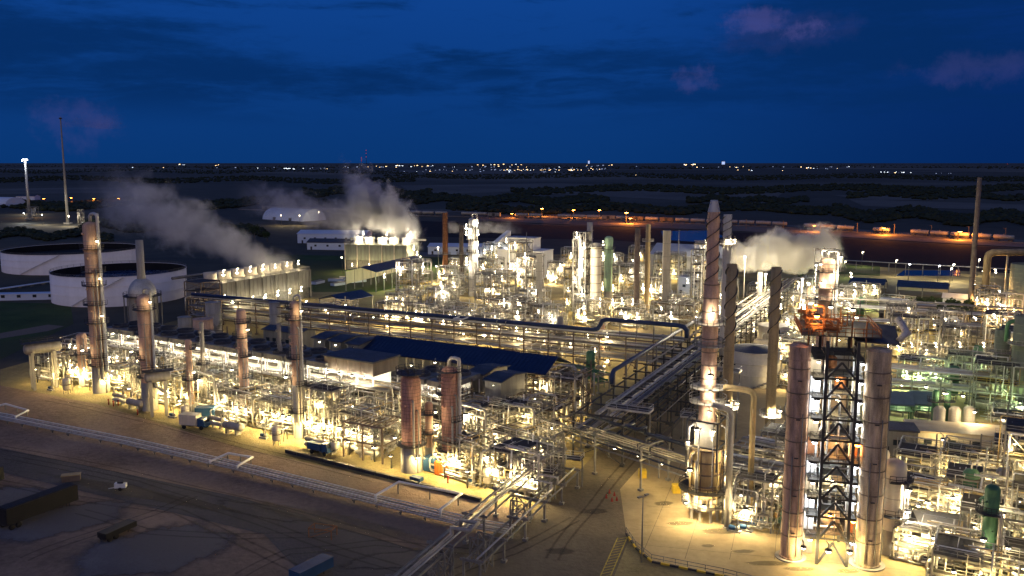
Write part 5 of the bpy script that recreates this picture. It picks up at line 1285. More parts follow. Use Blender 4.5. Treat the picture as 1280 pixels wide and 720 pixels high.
for k, x in enumerate((1172, 1191, 1209)):
    p = g(x, 548); t = thing('pale_cylinder', 'pale upright cylinder in the green lit row, ' + ['nearest the slate coolers', 'middle one', 'nearest the ochre box'][k], 'vessel', p, 0)
    MB().lathe([(1.25, .2), (1.25, 6.6), (.8, 7.2), (.001, 7.4)], 18).build('shell', ALU2, t); MB().ring(1.2, 1.5, 0, .2, 18).build('base', CONC, t)
for k, x in enumerate((1181, 1166)): column('green slim column between the pale cylinders' if k == 0 else 'green slim column beside the slate coolers', g(x, 545), 10.5, .65, GRN, plats=(8,), skirt=1, n=12, bands=False)
container('ochre box shaped housing on legs beside the pale cylinders', g(1222, 552), ANG * .5, 4.2, 3, 4.2, TAN, 'housing', 'housing')
for x, y in ((1120, 520), (1150, 522), (1195, 535)): flood(g(x, y) + Vector((0, -2, 8)), GREENL, 1300)
column('cream drum with a lit ring platform to the right of the twin drum tower', g(1112, 690), h_(1112, 690, 574), 1.75, CREAM, plats=(6.5, 12), skirt=4, bands=True)
column('second cream drum behind the lit ring platform drum', g(1096, 650), h_(1096, 650, 560), 1.4, CREAM, plats=(5, 10), skirt=3)
for z in (7.6, 3.2, 11): flood(g(1112, 690) + Vector((1.2, -2.6, z)), WHITE, 1500)
column('bright green column among pale pipes at the lower right', g(1232, 726), h_(1232, 726, 606), 1.0, GRN, plats=(5, 10.5), skirt=3, n=14, bands=False)
column('stout cream vessel under the bright green column', g(1222, 735), 6.0, 1.5, CREAM, plats=(5,), skirt=2)
for x, y, z in ((1225, 700, 11), (1240, 690, 7), (1205, 690, 5), (1260, 680, 8), (1180, 660, 6), (1270, 610, 6), (1150, 630, 5)): flood(g(x, y) + Vector((0, -2, z)), WARM, 1500)
for i, (x, y, hh, r, m, lab) in enumerate([(1212, 390, 0, 1.0, BRN, 'tall thin brown flue standing alone before the dark field')]):
    chimney(lab, x, 392, 222, 1.05, BRN, (), None, (), .85)
chimney('stout grey green column cut by the right edge of the picture', 1270, 520, 395, 2.0, mat('grey_green_cladding', (.20, .22, .16), .6, 0, .2, .3, streak=True), (), None, (430,))
chimney('grey green column next to the green arched pipe', 1246, 512, 412, 1.7, MATS['grey_green_cladding'], (), None, (440,))
pa = g(1268, 520); hz = h_(1268, 520, 402); t = thing('green_arch_pipe', 'green pipe curving over like a cane at the right unit', 'pipe', pa, ANG)
MB().tube([(0, 0, 0), (0, 0, hz - 1.5)] + [(-1.5 + 1.5 * math.cos(a), 0, hz - 1.5 + 1.5 * math.sin(a)) for a in (.4, .8, 1.2, 1.57, 2, 2.4, 2.8)] + [(-3, 0, hz - 1.6), (-3, 0, hz - 5)], .45, 10).build('pipe_shell', GRN, t); MB().ring(.45, .7, 0, .2, 10).build('foot_flange', CONC, t)
# orange lit duct
pa = g(1229, 392); hz = h_(1229, 392, 314); t = thing('arched_duct', 'fat orange lit duct turning from vertical to horizontal at the right edge', 'duct', pa, 0)
MB().tube([(0, 0, 0), (0, 0, hz - 3), (.5, 0, hz - 1.3), (2, 0, hz - .5), (24, 0, hz - .3)], 1.35, 14).build('duct_shell', TAN, t)
for x in (8, 18): MB().beam((x, 0, 0), (x, 0, hz - 1.5), .6).build('leg', STEEL, t)
chimney('thick dark shell standing under the fat duct at the right edge', 1280, 395, 330, 6.0, MATS['grey_green_cladding'])
for x, y, z, c_ in ((1222, 388, 15, AMB), (1236, 388, 16, AMB), (1215, 392, 6, AMB), (1228, 393, 5, WARM), (1240, 391, 6, AMB), (1242, 394, 9, WARM), (1211, 384, 10, AMB), (1250, 400, 4, AMB)): flood(g(x, y) + Vector((0, -3, z)), c_, 5500)
put_structure(4, g(1216, 394), ANG, 1, 2, AMB, 4000); put_structure(1, g(1236, 398), ANG, 1, 2, AMB, 4000)
for x, y, z in ((1052, 384, 5), (1066, 386, 8), (1060, 380, 12), (1074, 388, 4)): flood(g(x, y) + Vector((0, -2, z)), GREENL, 3500)
# far side of the right unit
open_shed('low blue roofed shed beyond the grass strip on the right', g(1120, 372), g(1185, 376), 14, 5)
open_shed('second low blue roofed shed on the right with a pale gable', g(1060, 366), g(1105, 369), 12, 4.5)
building('small white shed with a sloped roof beyond the grass strip', g(1178, 382), ANG, 9, 7, 3.4, WHT, MATS['pale_roof'], gable=1.4, wins=1)
building('small grey shed with a dark roof near the far pipe rack', g(1098, 398), ANG, 9, 7, 7, DW, MATS['pale_roof'], wins=2)
building('long pale roofed storehouse beyond the far pipe rack', g(1132, 392), ANG * .3, 24, 10, 3.0, CREAM, MATS['pale_roof'], wins=4)
for x, y, c_, pw_ in ((1077, 334, WHITE, 5000), (1119, 346, WHITE, 5000), (1135, 352, COOL, 2500), (1190, 352, WHITE, 9000), (1172, 354, COOL, 3000), (1187, 358, WHITE, 4000), (1055, 348, GREENL, 4000), (1222, 345, WHITE, 4000)): pole(g(x, y), c_, pw_, 9)
t = thing('perimeter_pipe', 'thin pale pipeline along the plant edge before the black field', 'pipeline', g(1050, 336), 0)
a_ = g(1050, 336); c_ = g(1290, 350); MB().tube([(0, 0, 5), tuple(c_ - a_ + Vector((0, 0, 5)))], .3, 6).build('pipe', ALU, t)
for i in range(12): q_ = (c_ - a_) * i / 11; MB().beam(q_, q_ + Vector((0, 0, 5)), .3).build('post', STEEL, t)
# lights & furniture between the racks
for x, y, z in ((870, 420, 5), (900, 410, 6), (930, 400, 5), (880, 395, 7), (925, 425, 4), (945, 410, 7), (975, 405, 6), (985, 440, 5), (975, 470, 5), (1000, 480, 6), (900, 440, 4), (960, 455, 3)): flood(g(x, y) + Vector((0, 0, z)), WARM, 1800)
for x, y, k in ((905, 405, 1), (940, 400, 4), (870, 385, 1), (965, 385, 5), (990, 368, 1), (935, 372, 5), (960, 440, 5), (905, 425, 5)): put_structure(k, g(x, y), ANG, .8, 2, WARM, 2200)
tank('cream storage tank with cone roof partly hidden by the farther twisted chimney', g(966, 432), 5, 7, CREAM, False)
chimney('stubby silver stack with two lamps left of the steam cloud', 948, 400, 340, 1.0, ALU2, ())

# ================================================================== BACKGROUND
def pulls(xs): return xs
# flare stacks
t = thing('flare_stack', 'tallest flare stack, a bare thin mast far away at the left', 'flare stack', g(85, 280), 0); hz = h_(85, 280, 146)
MB().tube([(0, 0, 0), (0, 0, hz * .5), (0, 0, hz)], [1.5, 1.0, .6], 8).build('mast', ALU2, t); MB().ring(.7, 1.6, hz - 2, hz - 1, 8).build('tip', DARK, t); MB().bx(-3, 3, -3, 3, 0, 1.5).build('base', CONC, t)
t = thing('flare_mast', 'shorter pale flare mast with a white lit head at the far left', 'flare stack', g(37, 274), 0); hz = h_(37, 274, 199)
MB().tube([(0, 0, 0), (0, 0, hz)], [1.7, 1.1], 8).build('mast', ALU, t); MB().bx(-2.2, 2.2, -1, 1, hz - 1, hz).build('head', LENSW, t); MB().bx(-3, 3, -3, 3, 0, 1.5).build('base', CONC, t)
flood(g(37, 274) + Vector((0, -6, hz - 2)), COOL, 6000)
for x, y, c_, pw_ in ((37, 268, WHITE, 20000), (38, 272, AMB, 9000), (31, 279, COOL, 12000), (54, 281, WHITE, 16000), (87, 283, WHITE, 16000), (100, 281, COOL, 4000), (379, 273, WHITE, 12000), (399, 277, WHITE, 5000), (375, 282, WARM, 8000), (352, 282, WARM, 6000)): pole(g(x, y), c_, pw_, 10)
lattice('small lit lattice derrick at the foot of the pale flare mast', g(34, 275), 8, 14, STEEL, 4)
lattice('small pylon at the foot of the tallest flare stack', g(98, 283), 4, 16, STEEL, 4, plat=False)
def barrel(lab, pa, pb, r, m, cat='warehouse'):
    L = (pb - pa).length; t = thing('barrel_warehouse', lab, cat, pa, dirang(pa, pb)); v = []; f = []; n_ = 12
    for x in (0, L):
        for i in range(n_ + 1): a = PI * i / n_; v.append((x, r - r * math.cos(a), r * .75 * math.sin(a)))
    for i in range(n_): f.append((i, i + 1, n_ + 2 + i, n_ + 1 + i))
    f += [tuple(range(n_, -1, -1)), tuple(range(n_ + 1, 2 * n_ + 2))]
    MB().add(v, f, [True] * n_ + [False, False]).build('shell', m, t)
    for x in (L * .3, L * .7): MB().bx(x - 2, x + 2, -.15, 1.0, 0, 3).build('door', DARK, t)
LBL = mat('white_membrane', (.62, .70, .82), .5, 0, .08, .05)
barrel('white barrel roofed warehouse behind the steam of the cooling towers', g(328, 274), g(378, 277), 16, LBL)
barrel('blue grey dome shelter cut by the left edge near the flare mast', g(-30, 258), g(6, 259), 17, LBL)
building('long white low warehouse beside the tall steaming cooling tower', g(372, 304), math.radians(-4), 52, 20, 7, LBL, mat('white_roof', (.6, .64, .72), .5, 0, .1, .05), gable=2, wins=6)
building('second white warehouse partly behind the grass on the left', g(384, 312), math.radians(-8), 40, 14, 5, LBL, SLATE, gable=2, wins=4)
building('low blue walled hall seen between the stacks of the back unit', g(535, 318), math.radians(-6), 40, 18, 5, LBL, MATS['white_roof'], gable=1.5, wins=5)
building('dark field hut near the left edge', g(20, 250), 0, 30, 18, 6, LBL, SLATE, gable=2, wins=2)
building('low pale huts in a row left of the nearer open tank', g(-10, 376), math.radians(8), 30, 5, 2.5, LBL, LBL, wins=4)
sheet('rail_yard', gmat('rail_yard_gravel', (.10, .085, .07), (.22, .19, .15), .02, fine=20), px((590, 269), (760, 272), (960, 280), (1300, 302), (1300, 311), (1120, 301), (960, 291), (760, 283), (590, 276)), .4)
# railway with wagons
rp = px((300, 262), (530, 270), (760, 276), (960, 284), (1120, 294), (1300, 306))
q = MB()
for A, C in zip(rp, rp[1:]):
    d_ = (C - A).normalized(); n_ = Vector((-d_.y, d_.x, 0))
    for off_ in (-.75, .75): q.beam(A + n_ * off_ + Vector((0, 0, 1.0)), C + n_ * off_ + Vector((0, 0, 1.0)), .2)
    m_ = (A + C) / 2; q.box((m_.x, m_.y, .45), ((C - A).length, 5, .9), dirang(A, C))
struct('railway_track', q, GRAV)
def wagon_proto(kind):
    t = thing('rail_wagon', 'x', 'rail wagon', (0, 0, -500)); t['group'] = 'rail wagons standing on the far track'
    if kind == 0: MB().lathe([(.001, 0), (1.4, .1), (1.6, .5), (1.6, 14), (1.4, 14.4), (.001, 14.5)], 12, (0, 0, 4.2), 'x').build('tank', ALU2, t); MB().lathe([(.5, 5.7), (.5, 6.3), (.001, 6.35)], 8, (7, 0, 0)).build('dome', STEEL, t)
    else: MB().bx(0, 14.5, -1.5, 1.5, 2.2, 5.6).build('body', STEEL if kind == 1 else BRN, t); MB().bx(5.5, 8.5, -1.56, -1.51, 2.4, 5.2).build('sliding_door', DARK, t)
    MB().bx(0, 14.5, -1.2, 1.2, 1.9, 2.2).build('chassis', DARK, t)
    for x in (2.2, 12.2): MB().bx(x - 1.6, x + 1.6, -1.2, 1.2, 1.1, 1.9).build('bogie', DARK, t)
    return t
WG = [(wagon_proto(0), 'white tank rail wagon'), (wagon_proto(1), 'grey box rail wagon'), (wagon_proto(2), 'brown box rail wagon')]
RL = sum((c - a).length for a, c in zip(rp, rp[1:])); d = 40; i = 0
while d < RL - 20:
    p, an = along(rp, d)
    if R.random() < .87: w_ = WG[0 if R.random() < .7 else R.choice([1, 2])]; place(w_[0], p, an, auto=w_[1])
    d += 16.2; i += 1
for x, yt, yb, pw_ in ((677, 260, 270, 30000), (716, 262, 272, 30000), (748, 262, 271, 18000), (781, 265, 279, 22000), (786, 272, 279, 26000), (1012, 281, 289, 40000), (1097, 284, 293, 60000), (1190, 288, 299, 60000), (640, 268, 272, 16000), (94, 247, 252, 5000), (122, 248, 253, 8000), (153, 248, 253, 6000), (60, 248, 252, 3000)):
    hh = max(5, h_(x, yb, yt)); pole(g(x, yb) + Vector((0, -9, 0)), SOD, pw_ * (.7 if pw_ > 35000 else 1.2), hh, ' trackside mast lamp')
for i in range(14): p = g(655 + i * 46, 276 + i * 1.7) + Vector((0, -4, 0)); t = thing('catenary_post', 'slender dark post beside the far railway, ' + ['first', 'second', 'third', 'fourth', 'fifth', 'sixth', 'seventh', 'eighth', 'ninth', 'tenth', 'eleventh', 'twelfth', 'thirteenth', 'fourteenth'][i] + ' from the plant middle', 'post', p, 0, 'posts beside the railway'); MB().beam((0, 0, 0), (0, 0, 9), .5).build('pole', BRN, t); MB().beam((0, 0, 8.5), (0, 3, 8.5), .3).build('bracket', BRN, t)
# distant lit buildings
WIN = [emit('lit_windows_warm', (1, .66, .32), 5), emit('lit_windows_cool', (.80, .90, 1), 4), emit('lit_windows_dim', (.50, .62, 1), 1.0), emit('beacon_red', (1, .1, .04), .7)]
def far_building(px_, py, wd, hh, k, lab=None):
    p = g(px_, py); t = thing('distant_building', lab or 'x', 'building', p, 0, 'lit buildings near the horizon', None if lab else ['warm', 'cool', 'dim', 'red'][k] + ' lit distant building')
    MB().bx(-wd / 2, wd / 2, 0, wd * .7, 0, hh).build('wall', SLATE, t)
    MB().bx(-wd / 2 + .5, wd / 2 - .5, -.4, -.05, hh * .35, hh * .85).build('lit_window_band', WIN[k], t)
rb = random.Random(5)
clusters = [(225, 206.5, 14, 4, 1), (275, 207, 10, 3, 0), (365, 211.5, 30, 8, 1), (400, 211, 30, 5, 2), (480, 209, 120, 8, 0), (500, 207.5, 20, 5, 1), (530, 207.5, 25, 5, 0), (560, 213, 60, 10, 2), (620, 213, 80, 20, 2), (625, 206.5, 60, 12, 0), (690, 213, 120, 34, 0), (720, 211.5, 90, 16, 2), (760, 207, 60, 6, 0), (865, 206.5, 24, 8, 0), (895, 209.5, 60, 8, 2), (930, 213, 20, 4, 0), (1020, 210.5, 24, 5, 1), (1040, 211, 16, 4, 2), (1125, 216, 50, 14, 1), (1180, 217, 20, 4, 2), (790, 218.5, 10, 1, 0), (980, 213.5, 4, 1, 0), (1258, 204.8, 4, 1, 3), (640, 209, 420, 30, 2), (300, 210, 300, 10, 2), (1000, 209, 260, 12, 2), (600, 215, 200, 14, 2)]
for cx_, cy_, sp, n_, k in clusters:
    for _ in range(n_):
        y = cy_ + rb.uniform(-.6, .6); m_ = mpp(cx_, max(206, y)); far_building(cx_ + rb.uniform(-sp / 2, sp / 2), max(205.4, y), m_ * rb.uniform(.5, 1.9), m_ * rb.uniform(.5, 1.2), k if rb.random() < .7 else rb.choice([0, 1, 2]))
far_building(736, 207, mpp(736, 207) * 2, mpp(736, 207) * 7, 2, 'pale distant high-rise on the horizon above the slab vessel'); far_building(904, 208, mpp(904, 208) * 4, mpp(904, 208) * 7, 2, 'pale distant high-rise on the horizon behind the pinkish chimney')
for x, yb, yt in ((458, 206, 188), (452, 206, 197)):
    p = g(x, yb); hh = h_(x, yb, yt); t = thing('radio_mast', 'distant radio mast with red beacons ' + ('reaching highest above the horizon' if yt < 190 else 'shorter one of the pair'), 'radio mast', p, 0); m_ = mpp(x, yb)
    MB().tube([(0, 0, 0), (0, 0, hh)], m_ * .25, 4).build('mast', SLATE, t)
    for f_ in (.55, .8, 1): MB().lathe([(.001, -m_ * .5), (m_ * .5, 0), (.001, m_ * .5)], 6, (0, 0, hh * f_)).build('beacon', WIN[3], t)

# ------------------------------------------------------------------ trees
LEAF = mat('dark_foliage', (.026, .034, .016), .8, 0, .5, .05, c2=(.012, .015, .008))
LEAF2 = mat('tree_leaves', (.05, .075, .025), .7, 0, .5, .8)
ico = []
_t = (1 + 5 ** .5) / 2
_v = [Vector(v).normalized() for v in ((-1, _t, 0), (1, _t, 0), (-1, -_t, 0), (1, -_t, 0), (0, -1, _t), (0, 1, _t), (0, -1, -_t), (0, 1, -_t), (_t, 0, -1), (_t, 0, 1), (-_t, 0, -1), (-_t, 0, 1))]
_f = [(0, 11, 5), (0, 5, 1), (0, 1, 7), (0, 7, 10), (0, 10, 11), (1, 5, 9), (5, 11, 4), (11, 10, 2), (10, 7, 6), (7, 1, 8), (3, 9, 4), (3, 4, 2), (3, 2, 6), (3, 6, 8), (3, 8, 9), (4, 9, 5), (2, 4, 11), (6, 2, 10), (8, 6, 7), (9, 8, 1)]
def wood(label, quad, n, smin, smax, seed, name='woodland'):
    rr = random.Random(seed); mb = MB(); (x0, y0), (x1, y1), hgt = quad
    if smax < 10: n = int(n * 1.7); smin *= .7; smax *= .7
    for _ in range(n):
        u = rr.random(); x = x0 + (x1 - x0) * u; yc = y0 + (y1 - y0) * u + rr.uniform(-.5, .5) * hgt + math.sin(u * 17 + seed) * hgt * .3
        p = g(x, max(205.5, yc)); s_ = rr.uniform(smin, smax)
        mb.add([(p.x + v.x * s_ * rr.uniform(.7, 1.2), p.y + v.y * s_ * rr.uniform(.7, 1.2), (v.z * .6 + .5) * s_ * rr.uniform(.6, 1.15)) for v in _v], _f)
    o = mb.build(name, LEAF); tag(o, label, 'woodland', kind='stuff')
W_ = [((-60, 208), (1340, 209), 4, 900, 9, 14), ((-60, 213), (500, 214), 5, 900, 6, 9), ((480, 219), (1340, 223), 6, 1300, 5, 9), ((-60, 224), (520, 226), 6, 900, 5, 9), ((640, 238), (1340, 236), 8, 1100, 5, 9), ((520, 250), (760, 252), 9, 420, 5, 9), ((-60, 258), (420, 254), 10, 620, 5, 8), ((560, 262), (1040, 262), 9, 640, 4, 7), ((1040, 266), (1340, 278), 14, 560, 4, 7), ((380, 240), (540, 243), 9, 300, 5, 9), ((860, 250), (1010, 252), 6, 240, 5, 8), ((1060, 244), (1340, 248), 6, 300, 5, 9), ((100, 282), (330, 290), 9, 260, 3, 6), ((-60, 292), (140, 296), 9, 240, 2.5, 5)]
labs = ['dark wood along the whole horizon', 'dark tree belt behind the flare stacks', 'long dark tree belt below the town lights', 'broad dark wood beyond the flare stacks', 'dark wood beyond the far railway', 'dark copse above the row of orange lamps', 'scrubby wood around the flare stacks', 'tree belt just beyond the railway', 'scrub beyond the railway on the right', 'dark wood above the central steam cloud', 'dark copse behind the pinkish chimney tip', 'thin tree belt in the fields on the right', 'scrub behind the nearer open tank', 'scrub behind the farther open tank']
for i, (a_, c_, hg, n_, s0, s1) in enumerate(W_): wood(labs[i], (a_, c_, hg), n_, s0, s1, 60 + i)
def tree(lab, p, h, r, seed, auto=None):
    rr = random.Random(seed); t = thing('tree', lab, 'tree', p, 0, auto=auto)
    MB().tube([(0, 0, 0), (.1, 0, h * .35), (.2, .1, h * .7)], [h * .035, h * .025, h * .01], 6).build('trunk', BRN, t)
    q = MB()
    cl_ = [(Vector((rr.gauss(0, r * .45), rr.gauss(0, r * .45), h * (.45 + .45 * rr.random()))), r * rr.uniform(.25, .5)) for _ in range(12)]
    for _ in range(520):
        c0, rad = rr.choice(cl_); d_ = Vector((rr.gauss(0, 1), rr.gauss(0, 1), rr.gauss(0, 1))).normalized() * rad * rr.uniform(.6, 1.05)
        c_ = c0 + d_; s_ = rr.uniform(.25, .5); a_ = Vector((rr.gauss(0, 1), rr.gauss(0, 1), rr.gauss(0, 1))).normalized() * s_; b_ = a_.cross(Vector((rr.gauss(0, 1), rr.gauss(0, 1), rr.gauss(0, 1)))).normalized() * s_
        q.add([c_ - a_, c_ + b_, c_ + a_, c_ - b_], [(0, 1, 2, 3)])
    q.build('crown', LEAF2, t)
for i, (x, y, h_t) in enumerate([(1182, 396, 7), (1196, 398, 8), (1206, 396, 7), (1144, 388, 5), (302, 300, 9), (318, 298, 11), (334, 302, 8), (1000, 356, 6), (1166, 390, 6), (282, 306, 9)]):
    tree('x', g(x, y), h_t, h_t * .42, 300 + i, auto='dark bushy tree')
# far field parked equipment rows and fence by the tanks
t = thing('tank_yard_fence', 'low pale pipeline fence running from the left edge towards the nearer tank', 'pipeline', g(-40, 370), 0); a_ = g(-40, 370); c_ = g(80, 352)
for o_ in (0, 1.2, 2.4): MB().tube([(0, o_, 1.0), tuple(c_ - a_ + Vector((0, o_, 1)))], .35, 6).build('pipe', LBL, t)
for i in range(9): q_ = (c_ - a_) * i / 8; MB().bx(q_.x - .2, q_.x + .2, q_.y - .3, q_.y + 2.8, 0, .65).build('sleeper', STEEL, t)
for i, (x, y) in enumerate([(410, 352), (425, 350), (440, 354), (418, 358), (395, 356), (452, 350)]):
    t = thing('laydown_crate', 'x', 'crate', g(x, y), .3 * i, 'pale crates on the grass by the cooling tower', auto='pale low crate on the grass'); MB().bx(0, 8, 0, 3, .1, 1.4).build('box', LBL, t); MB().bx(-.1, 8.1, -.1, 3.1, 1.4, 1.5).build('lid', STEEL, t)

# ------------------------------------------------------------------ steam
def plume(lab, p, ang, L, r0, r1, rise, pw, dens, colr, freq, seed, ky=1.0, wob=.5, name='steam_plume', ends=(.03, .45), aniso=.2):
    zt_ = rise + r1 * 1.3 if rise > 0 else r1 * 1.3; R1 = max(r0, r1)
    mb = MB().bx(-R1 * .3, L + R1 * .4, -R1 * ky * 1.2, R1 * ky * 1.2, -r0 * 1.1, zt_)
    m = bpy.data.materials.new('steam_' + str(seed)); m.use_nodes = True; q = NB(m.node_tree); n = m.node_tree.nodes; n.remove(n['Principled BSDF'])
    v = n.new('ShaderNodeVolumePrincipled'); v.inputs['Color'].default_value = (*colr, 1); v.inputs['Anisotropy'].default_value = aniso
    t = q.n('ShaderNodeTexCoord').outputs['Object']
    mp = q.n('ShaderNodeMapping'); q.put(mp.inputs[0], t); mp.inputs['Location'].default_value = (seed * 3.1, seed * 1.7, seed)
    wv = q.n('ShaderNodeTexNoise'); q.put(wv.inputs['Vector'], mp.outputs[0]); wv.inputs['Scale'].default_value = freq * .45; wv.inputs['Detail'].default_value = 2
    vm = q.n('ShaderNodeVectorMath', operation='MULTIPLY_ADD'); q.put(vm.inputs[0], wv.outputs['Color']); vm.inputs[1].default_value = (R1 * wob * 2,) * 3
    off_ = q.n('ShaderNodeVectorMath', operation='ADD'); q.put(off_.inputs[0], t); off_.inputs[1].default_value = (-R1 * wob,) * 3
    q.put(vm.inputs[2], off_.outputs[0])
    s = q.n('ShaderNodeSeparateXYZ'); q.put(s.inputs[0], vm.outputs[0])
    xn = q.m('DIVIDE', s.outputs[0], L); xc = q.m('MINIMUM', q.m('MAXIMUM', xn, .0001), 1.0)
    cz = q.m('MULTIPLY', q.m('POWER', xc, pw), rise); rad = q.m('MULTIPLY_ADD', xc, r1 - r0, r0)
    dy = q.m('DIVIDE', s.outputs[1], q.m('MULTIPLY', rad, ky)); dz = q.m('DIVIDE', q.m('SUBTRACT', s.outputs[2], cz), rad)
    dist = q.m('SQRT', q.m('ADD', q.m('MULTIPLY', dy, dy), q.m('MULTIPLY', dz, dz)))
    nz = q.noise(mp.outputs[0], freq * 1.7, 7, .62, .4)
    fall = q.m('SUBTRACT', 1.0, dist)
    d_ = q.m('MULTIPLY_ADD', q.m('SUBTRACT', nz, .52), 4.2, q.m('MULTIPLY', fall, 1.5))
    d_ = q.m('MAXIMUM', q.m('MINIMUM', d_, 1.0), 0.0)
    e = q.m('MULTIPLY', q.rng(xn, -ends[0], ends[0]), q.rng(xn, 1.0, 1 - ends[1]))
    box_ = q.m('MULTIPLY', q.rng(s.outputs[2], -r0 * 1.1, -r0 * .8), q.rng(s.outputs[2], zt_ * 1.02, zt_ * .82))
    q.put(v.inputs['Density'], q.m('MULTIPLY', q.m('MULTIPLY', q.m('MULTIPLY', d_, e), box_), dens))
    m.node_tree.links.new(v.outputs[0], n['Material Output'].inputs['Volume'])
    m.cycles.volume_step_rate = 1.0
    o = mb.build(name, m); o.location = p; o.rotation_euler.z = ang; tag(o, lab, 'steam', kind='stuff'); return o
SW = (.97, .96, .96)
pA = ct1(ctL1 * .62, 10, 17); pB = g(165, 262); dirA = math.atan2(40, -75)
plume('grey steam drifting left from the low cooling tower', pA + Vector((8, -4, -1)), math.radians(160), 100, 9, 15, 32, .85, .09, SW, .075, 2, ky=1.2)
pC = ct2(ctL2 * .5, 11, 17)
plume('thick steam rising from the tall cooling tower', pC + Vector((20, 2, 5)), math.radians(176), 46, 13, 21, 20, .8, .42, SW, .07, 5, ky=1.0, ends=(.08, .5))
plume('thin steam trail drifting left of the tall cooling tower', pC + Vector((2, 4, 8)), math.radians(172), 92, 8, 13, 16, 1.0, .09, SW, .08, 6, ky=1.0)
plume('bright yellowish steam behind the twisted chimneys', g(912, 398) + Vector((2, 6, h_(912, 398, 322))), math.radians(2), 30, 6, 8, 3, 1.0, .8, (.95, .93, .86), .13, 8, ends=(.1, .35))
plume('beige steam bank beside the busy column top', g(975, 398) + Vector((-2, 12, h_(985, 398, 318))), math.radians(3), 30, 8.5, 8.5, 1, 1.0, 1.3, (.95, .93, .88), .10, 9, ends=(.12, .25))
plume('thin pale smoke beside the bright slim tower', g(560, 352) + Vector((0, 3, h_(572, 352, 285))), math.radians(5), 38, 3, 6, -3, 1.0, .10, SW, .14, 12)
plume('faint pink smoke at the flare tip', g(85, 280) + Vector((0, 0, h_(85, 280, 152))), math.radians(10), 60, 6, 22, -6, 1.0, .012, (.95, .6, .7), .05, 14)
for p, c_, pw_ in ((g(924, 400) + Vector((0, -5, h_(924, 400, 319))), WHITE, 26000), (g(948, 402) + Vector((0, -7, h_(948, 400, 338))), WARM, 22000), (g(992, 402) + Vector((0, -8, h_(992, 402, 345))), WHITE, 42000), (g(1012, 402) + Vector((0, -4, h_(1012, 402, 330))), WHITE, 32000)):
    t = thing('mast_lamp', 'x', 'lamp', (p.x, p.y, 0), 0, 'tall mast lamps before the steam', auto=LDESC[c_] + ' tall steamside lamp'); hh = p.z
    MB().tube([(0, 0, 0), (0, 0, hh)], [.2, .1], 6).build('pole', STEEL, t); MB().lathe([(.02, hh + .5), (.5, hh + .3), (.5, hh + .1)], 8).build('hood', DARK, t); MB().lathe([(.001, hh - .3), (.4, hh - .2), (.45, hh + .1)], 8).build('lens', LENSW, t); glight(t, c_, pw_, (0, -.9, hh - .7))

# the 300 floodlights that show largest stay things of their own, the farthest rest are one object
fl = sorted([o for o in sc.objects if o.parent is None and o.get('group') == LGROUP and o.location.z > -400], key=lambda o: (o.location - camo.location).length)
if len(fl) > 300:
    hub = thing('floodlights', 'hundreds of small far floodlights dotted over the back units', 'floodlights', (0, 0, 0)); hub['kind'] = 'stuff'
    hm, lm2 = MB(), MB()
    for o in fl[300:]:
        for ch in list(o.children):
            if ch.type == 'MESH':
                (hm if ch.name.startswith('hood') else lm2).add([Vector(v.co) * o.scale.x + o.location for v in ch.data.vertices], [tuple(p.vertices) for p in ch.data.polygons])
                bpy.data.objects.remove(ch)
            else: ch.parent = hub; ch.location = Vector(ch.location) * o.scale.x + o.location
        AUTO[:] = [a for a in AUTO if a[0] is not o]; bpy.data.objects.remove(o)
    for q_, n_, m_ in ((hm, 'hood', DARK), (lm2, 'lens', LENS)): c_ = q_.build(n_, m_, hub); c_['kind'] = 'stuff'

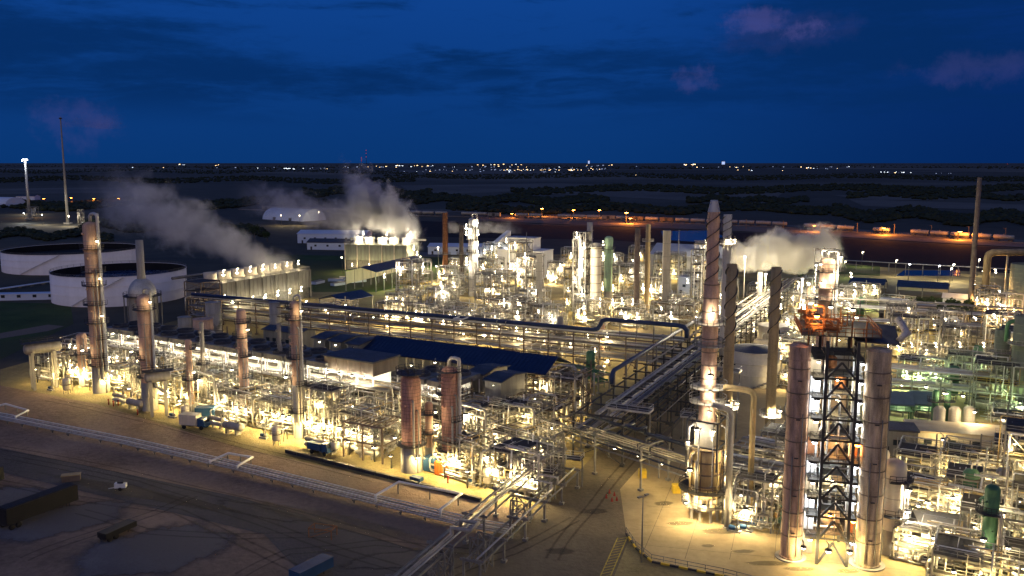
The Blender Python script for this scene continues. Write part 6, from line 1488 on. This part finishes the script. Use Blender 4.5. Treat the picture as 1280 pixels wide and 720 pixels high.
# ------------------------------------------------------------------ labels that single each thing out
LMK = [(127, 490, 'the tallest pinkish column'), (60, 488, 'the raised silver drum'), (188, 512, 'the silver skirted pink column'), (181, 420, 'the domed silver vessel'), (240, 520, 'the slimmest pinkish column'), (307, 522, 'the five platform pink column'), (374, 547, 'the crowned pink column'), (450, 574, 'the bare brown frame'), (515, 588, 'the dark capped brick-red column'), (563, 592, 'the crowded brick-red column'),
       (500, 520, 'the flat roofed fan house'), (560, 470, 'the long blue roof'), (690, 500, 'the blue roof end'), (610, 430, 'the long blue header pipe'), (750, 450, 'the hump in the header pipe'), (430, 420, 'the small slate roof'), (840, 500, 'the main pipe rack'), (790, 590, 'the pipe bridge'), (640, 650, 'the lattice trestles'), (880, 648, 'the banded furnace'), (936, 640, 'the arched yellow pipe'), (941, 478, 'the silver storage tank'),
       (988, 697, 'the pinkish silo drum'), (1083, 706, 'the pale silo drum'), (1026, 470, 'the busy lit pink column'), (591, 370, 'the bright slim tower'), (557, 352, 'the rusty dark stack'), (744, 400, 'the grey slab vessel'), (800, 396, 'the yellow collared stack'), (831, 402, 'the blueish square duct'), (674, 395, 'the short square duct'), (622, 345, 'the white blocky building'), (862, 395, 'the far lattice tower'),
       (903, 420, 'the lit collar chimney'), (330, 385, 'the low cooling tower'), (470, 338, 'the steaming cooling tower'), (233, 402, 'the brown stair tower'), (1140, 446, 'the three yellow heaters'), (1212, 390, 'the tall brown flue'), (1238, 395, 'the orange lit duct'), (1268, 515, 'the green cane pipe'), (1130, 535, 'the slate topped coolers'), (1190, 548, 'the pale cylinders'), (1170, 572, 'the beige control building'), (1240, 606, 'the dark roofed building'),
       (1112, 690, 'the lit ring drum'), (1150, 700, 'the lit open bay'), (1232, 726, 'the bright green column'), (150, 385, 'the nearer open tank'), (60, 270, 'the flare stacks'), (1130, 374, 'the far blue sheds'), (430, 380, 'the small blue shed'), (503, 358, 'the blue open shed'), (350, 275, 'the barrel warehouse'), (1012, 289, 'the steam bank lamp'), (800, 345, 'the gabled warehouse'), (1097, 293, 'the brightest orange lamp'), (740, 275, 'the row of orange lamps'), (480, 208, 'the radio masts'), (736, 212, 'the paler high-rise'), (904, 212, 'the far right high-rise'), (1125, 216, 'the isolated far lights'), (225, 210, 'the first far lights'), (1100, 345, 'the perimeter pipeline'), (530, 272, 'the start of the wagons'), (1280, 304, 'the end of the wagons')]
LMK = [(g(x, y), s) for x, y, s in LMK]
ORD = 'nearest,second nearest,third nearest,fourth nearest,fifth nearest,sixth nearest,seventh nearest,eighth nearest,ninth nearest,tenth nearest,eleventh nearest,twelfth nearest,thirteenth nearest,fourteenth nearest,fifteenth nearest,sixteenth nearest,seventeenth nearest,eighteenth nearest,nineteenth nearest,twentieth nearest'.split(',')
ORD += [t + q + ' nearest' for t in ('twenty-', 'thirty-', 'forty-') for q in 'first,second,third,fourth,fifth,sixth,seventh,eighth,ninth'.split(',')]
G_ = {}
for o, desc in AUTO:
    p = Vector((o.location.x, o.location.y, 0)); best = min(LMK, key=lambda l: (l[0] - p).length)
    side = 'in front of' if p.length < best[0].length - 1 else 'behind'
    G_.setdefault((desc, side, best[1]), []).append(((best[0] - p).length + abs(o.location.z) * .01, o))
for (desc, side, s), l in G_.items():
    l.sort(key=lambda q: q[0])
    for i, (_, o) in enumerate(l):
        o['label'] = f"{desc} {side} {s}" if len(l) == 1 else f"{desc}, {ORD[min(i, 46)]} {side} {s}"
# drop prototypes that were never placed
def wipe(o):
    for ch in list(o.children): wipe(ch)
    bpy.data.objects.remove(o, do_unlink=True)
for o in [o for o in sc.objects if o.parent is None and o.location.z < -400]: wipe(o)
for o in sc.objects:
    if '_used' in o: del o['_used']
print('OBJECTS', len(sc.objects), 'lamps', LAMPN[0], 'lights', len([o for o in sc.objects if o.type == 'LIGHT']))
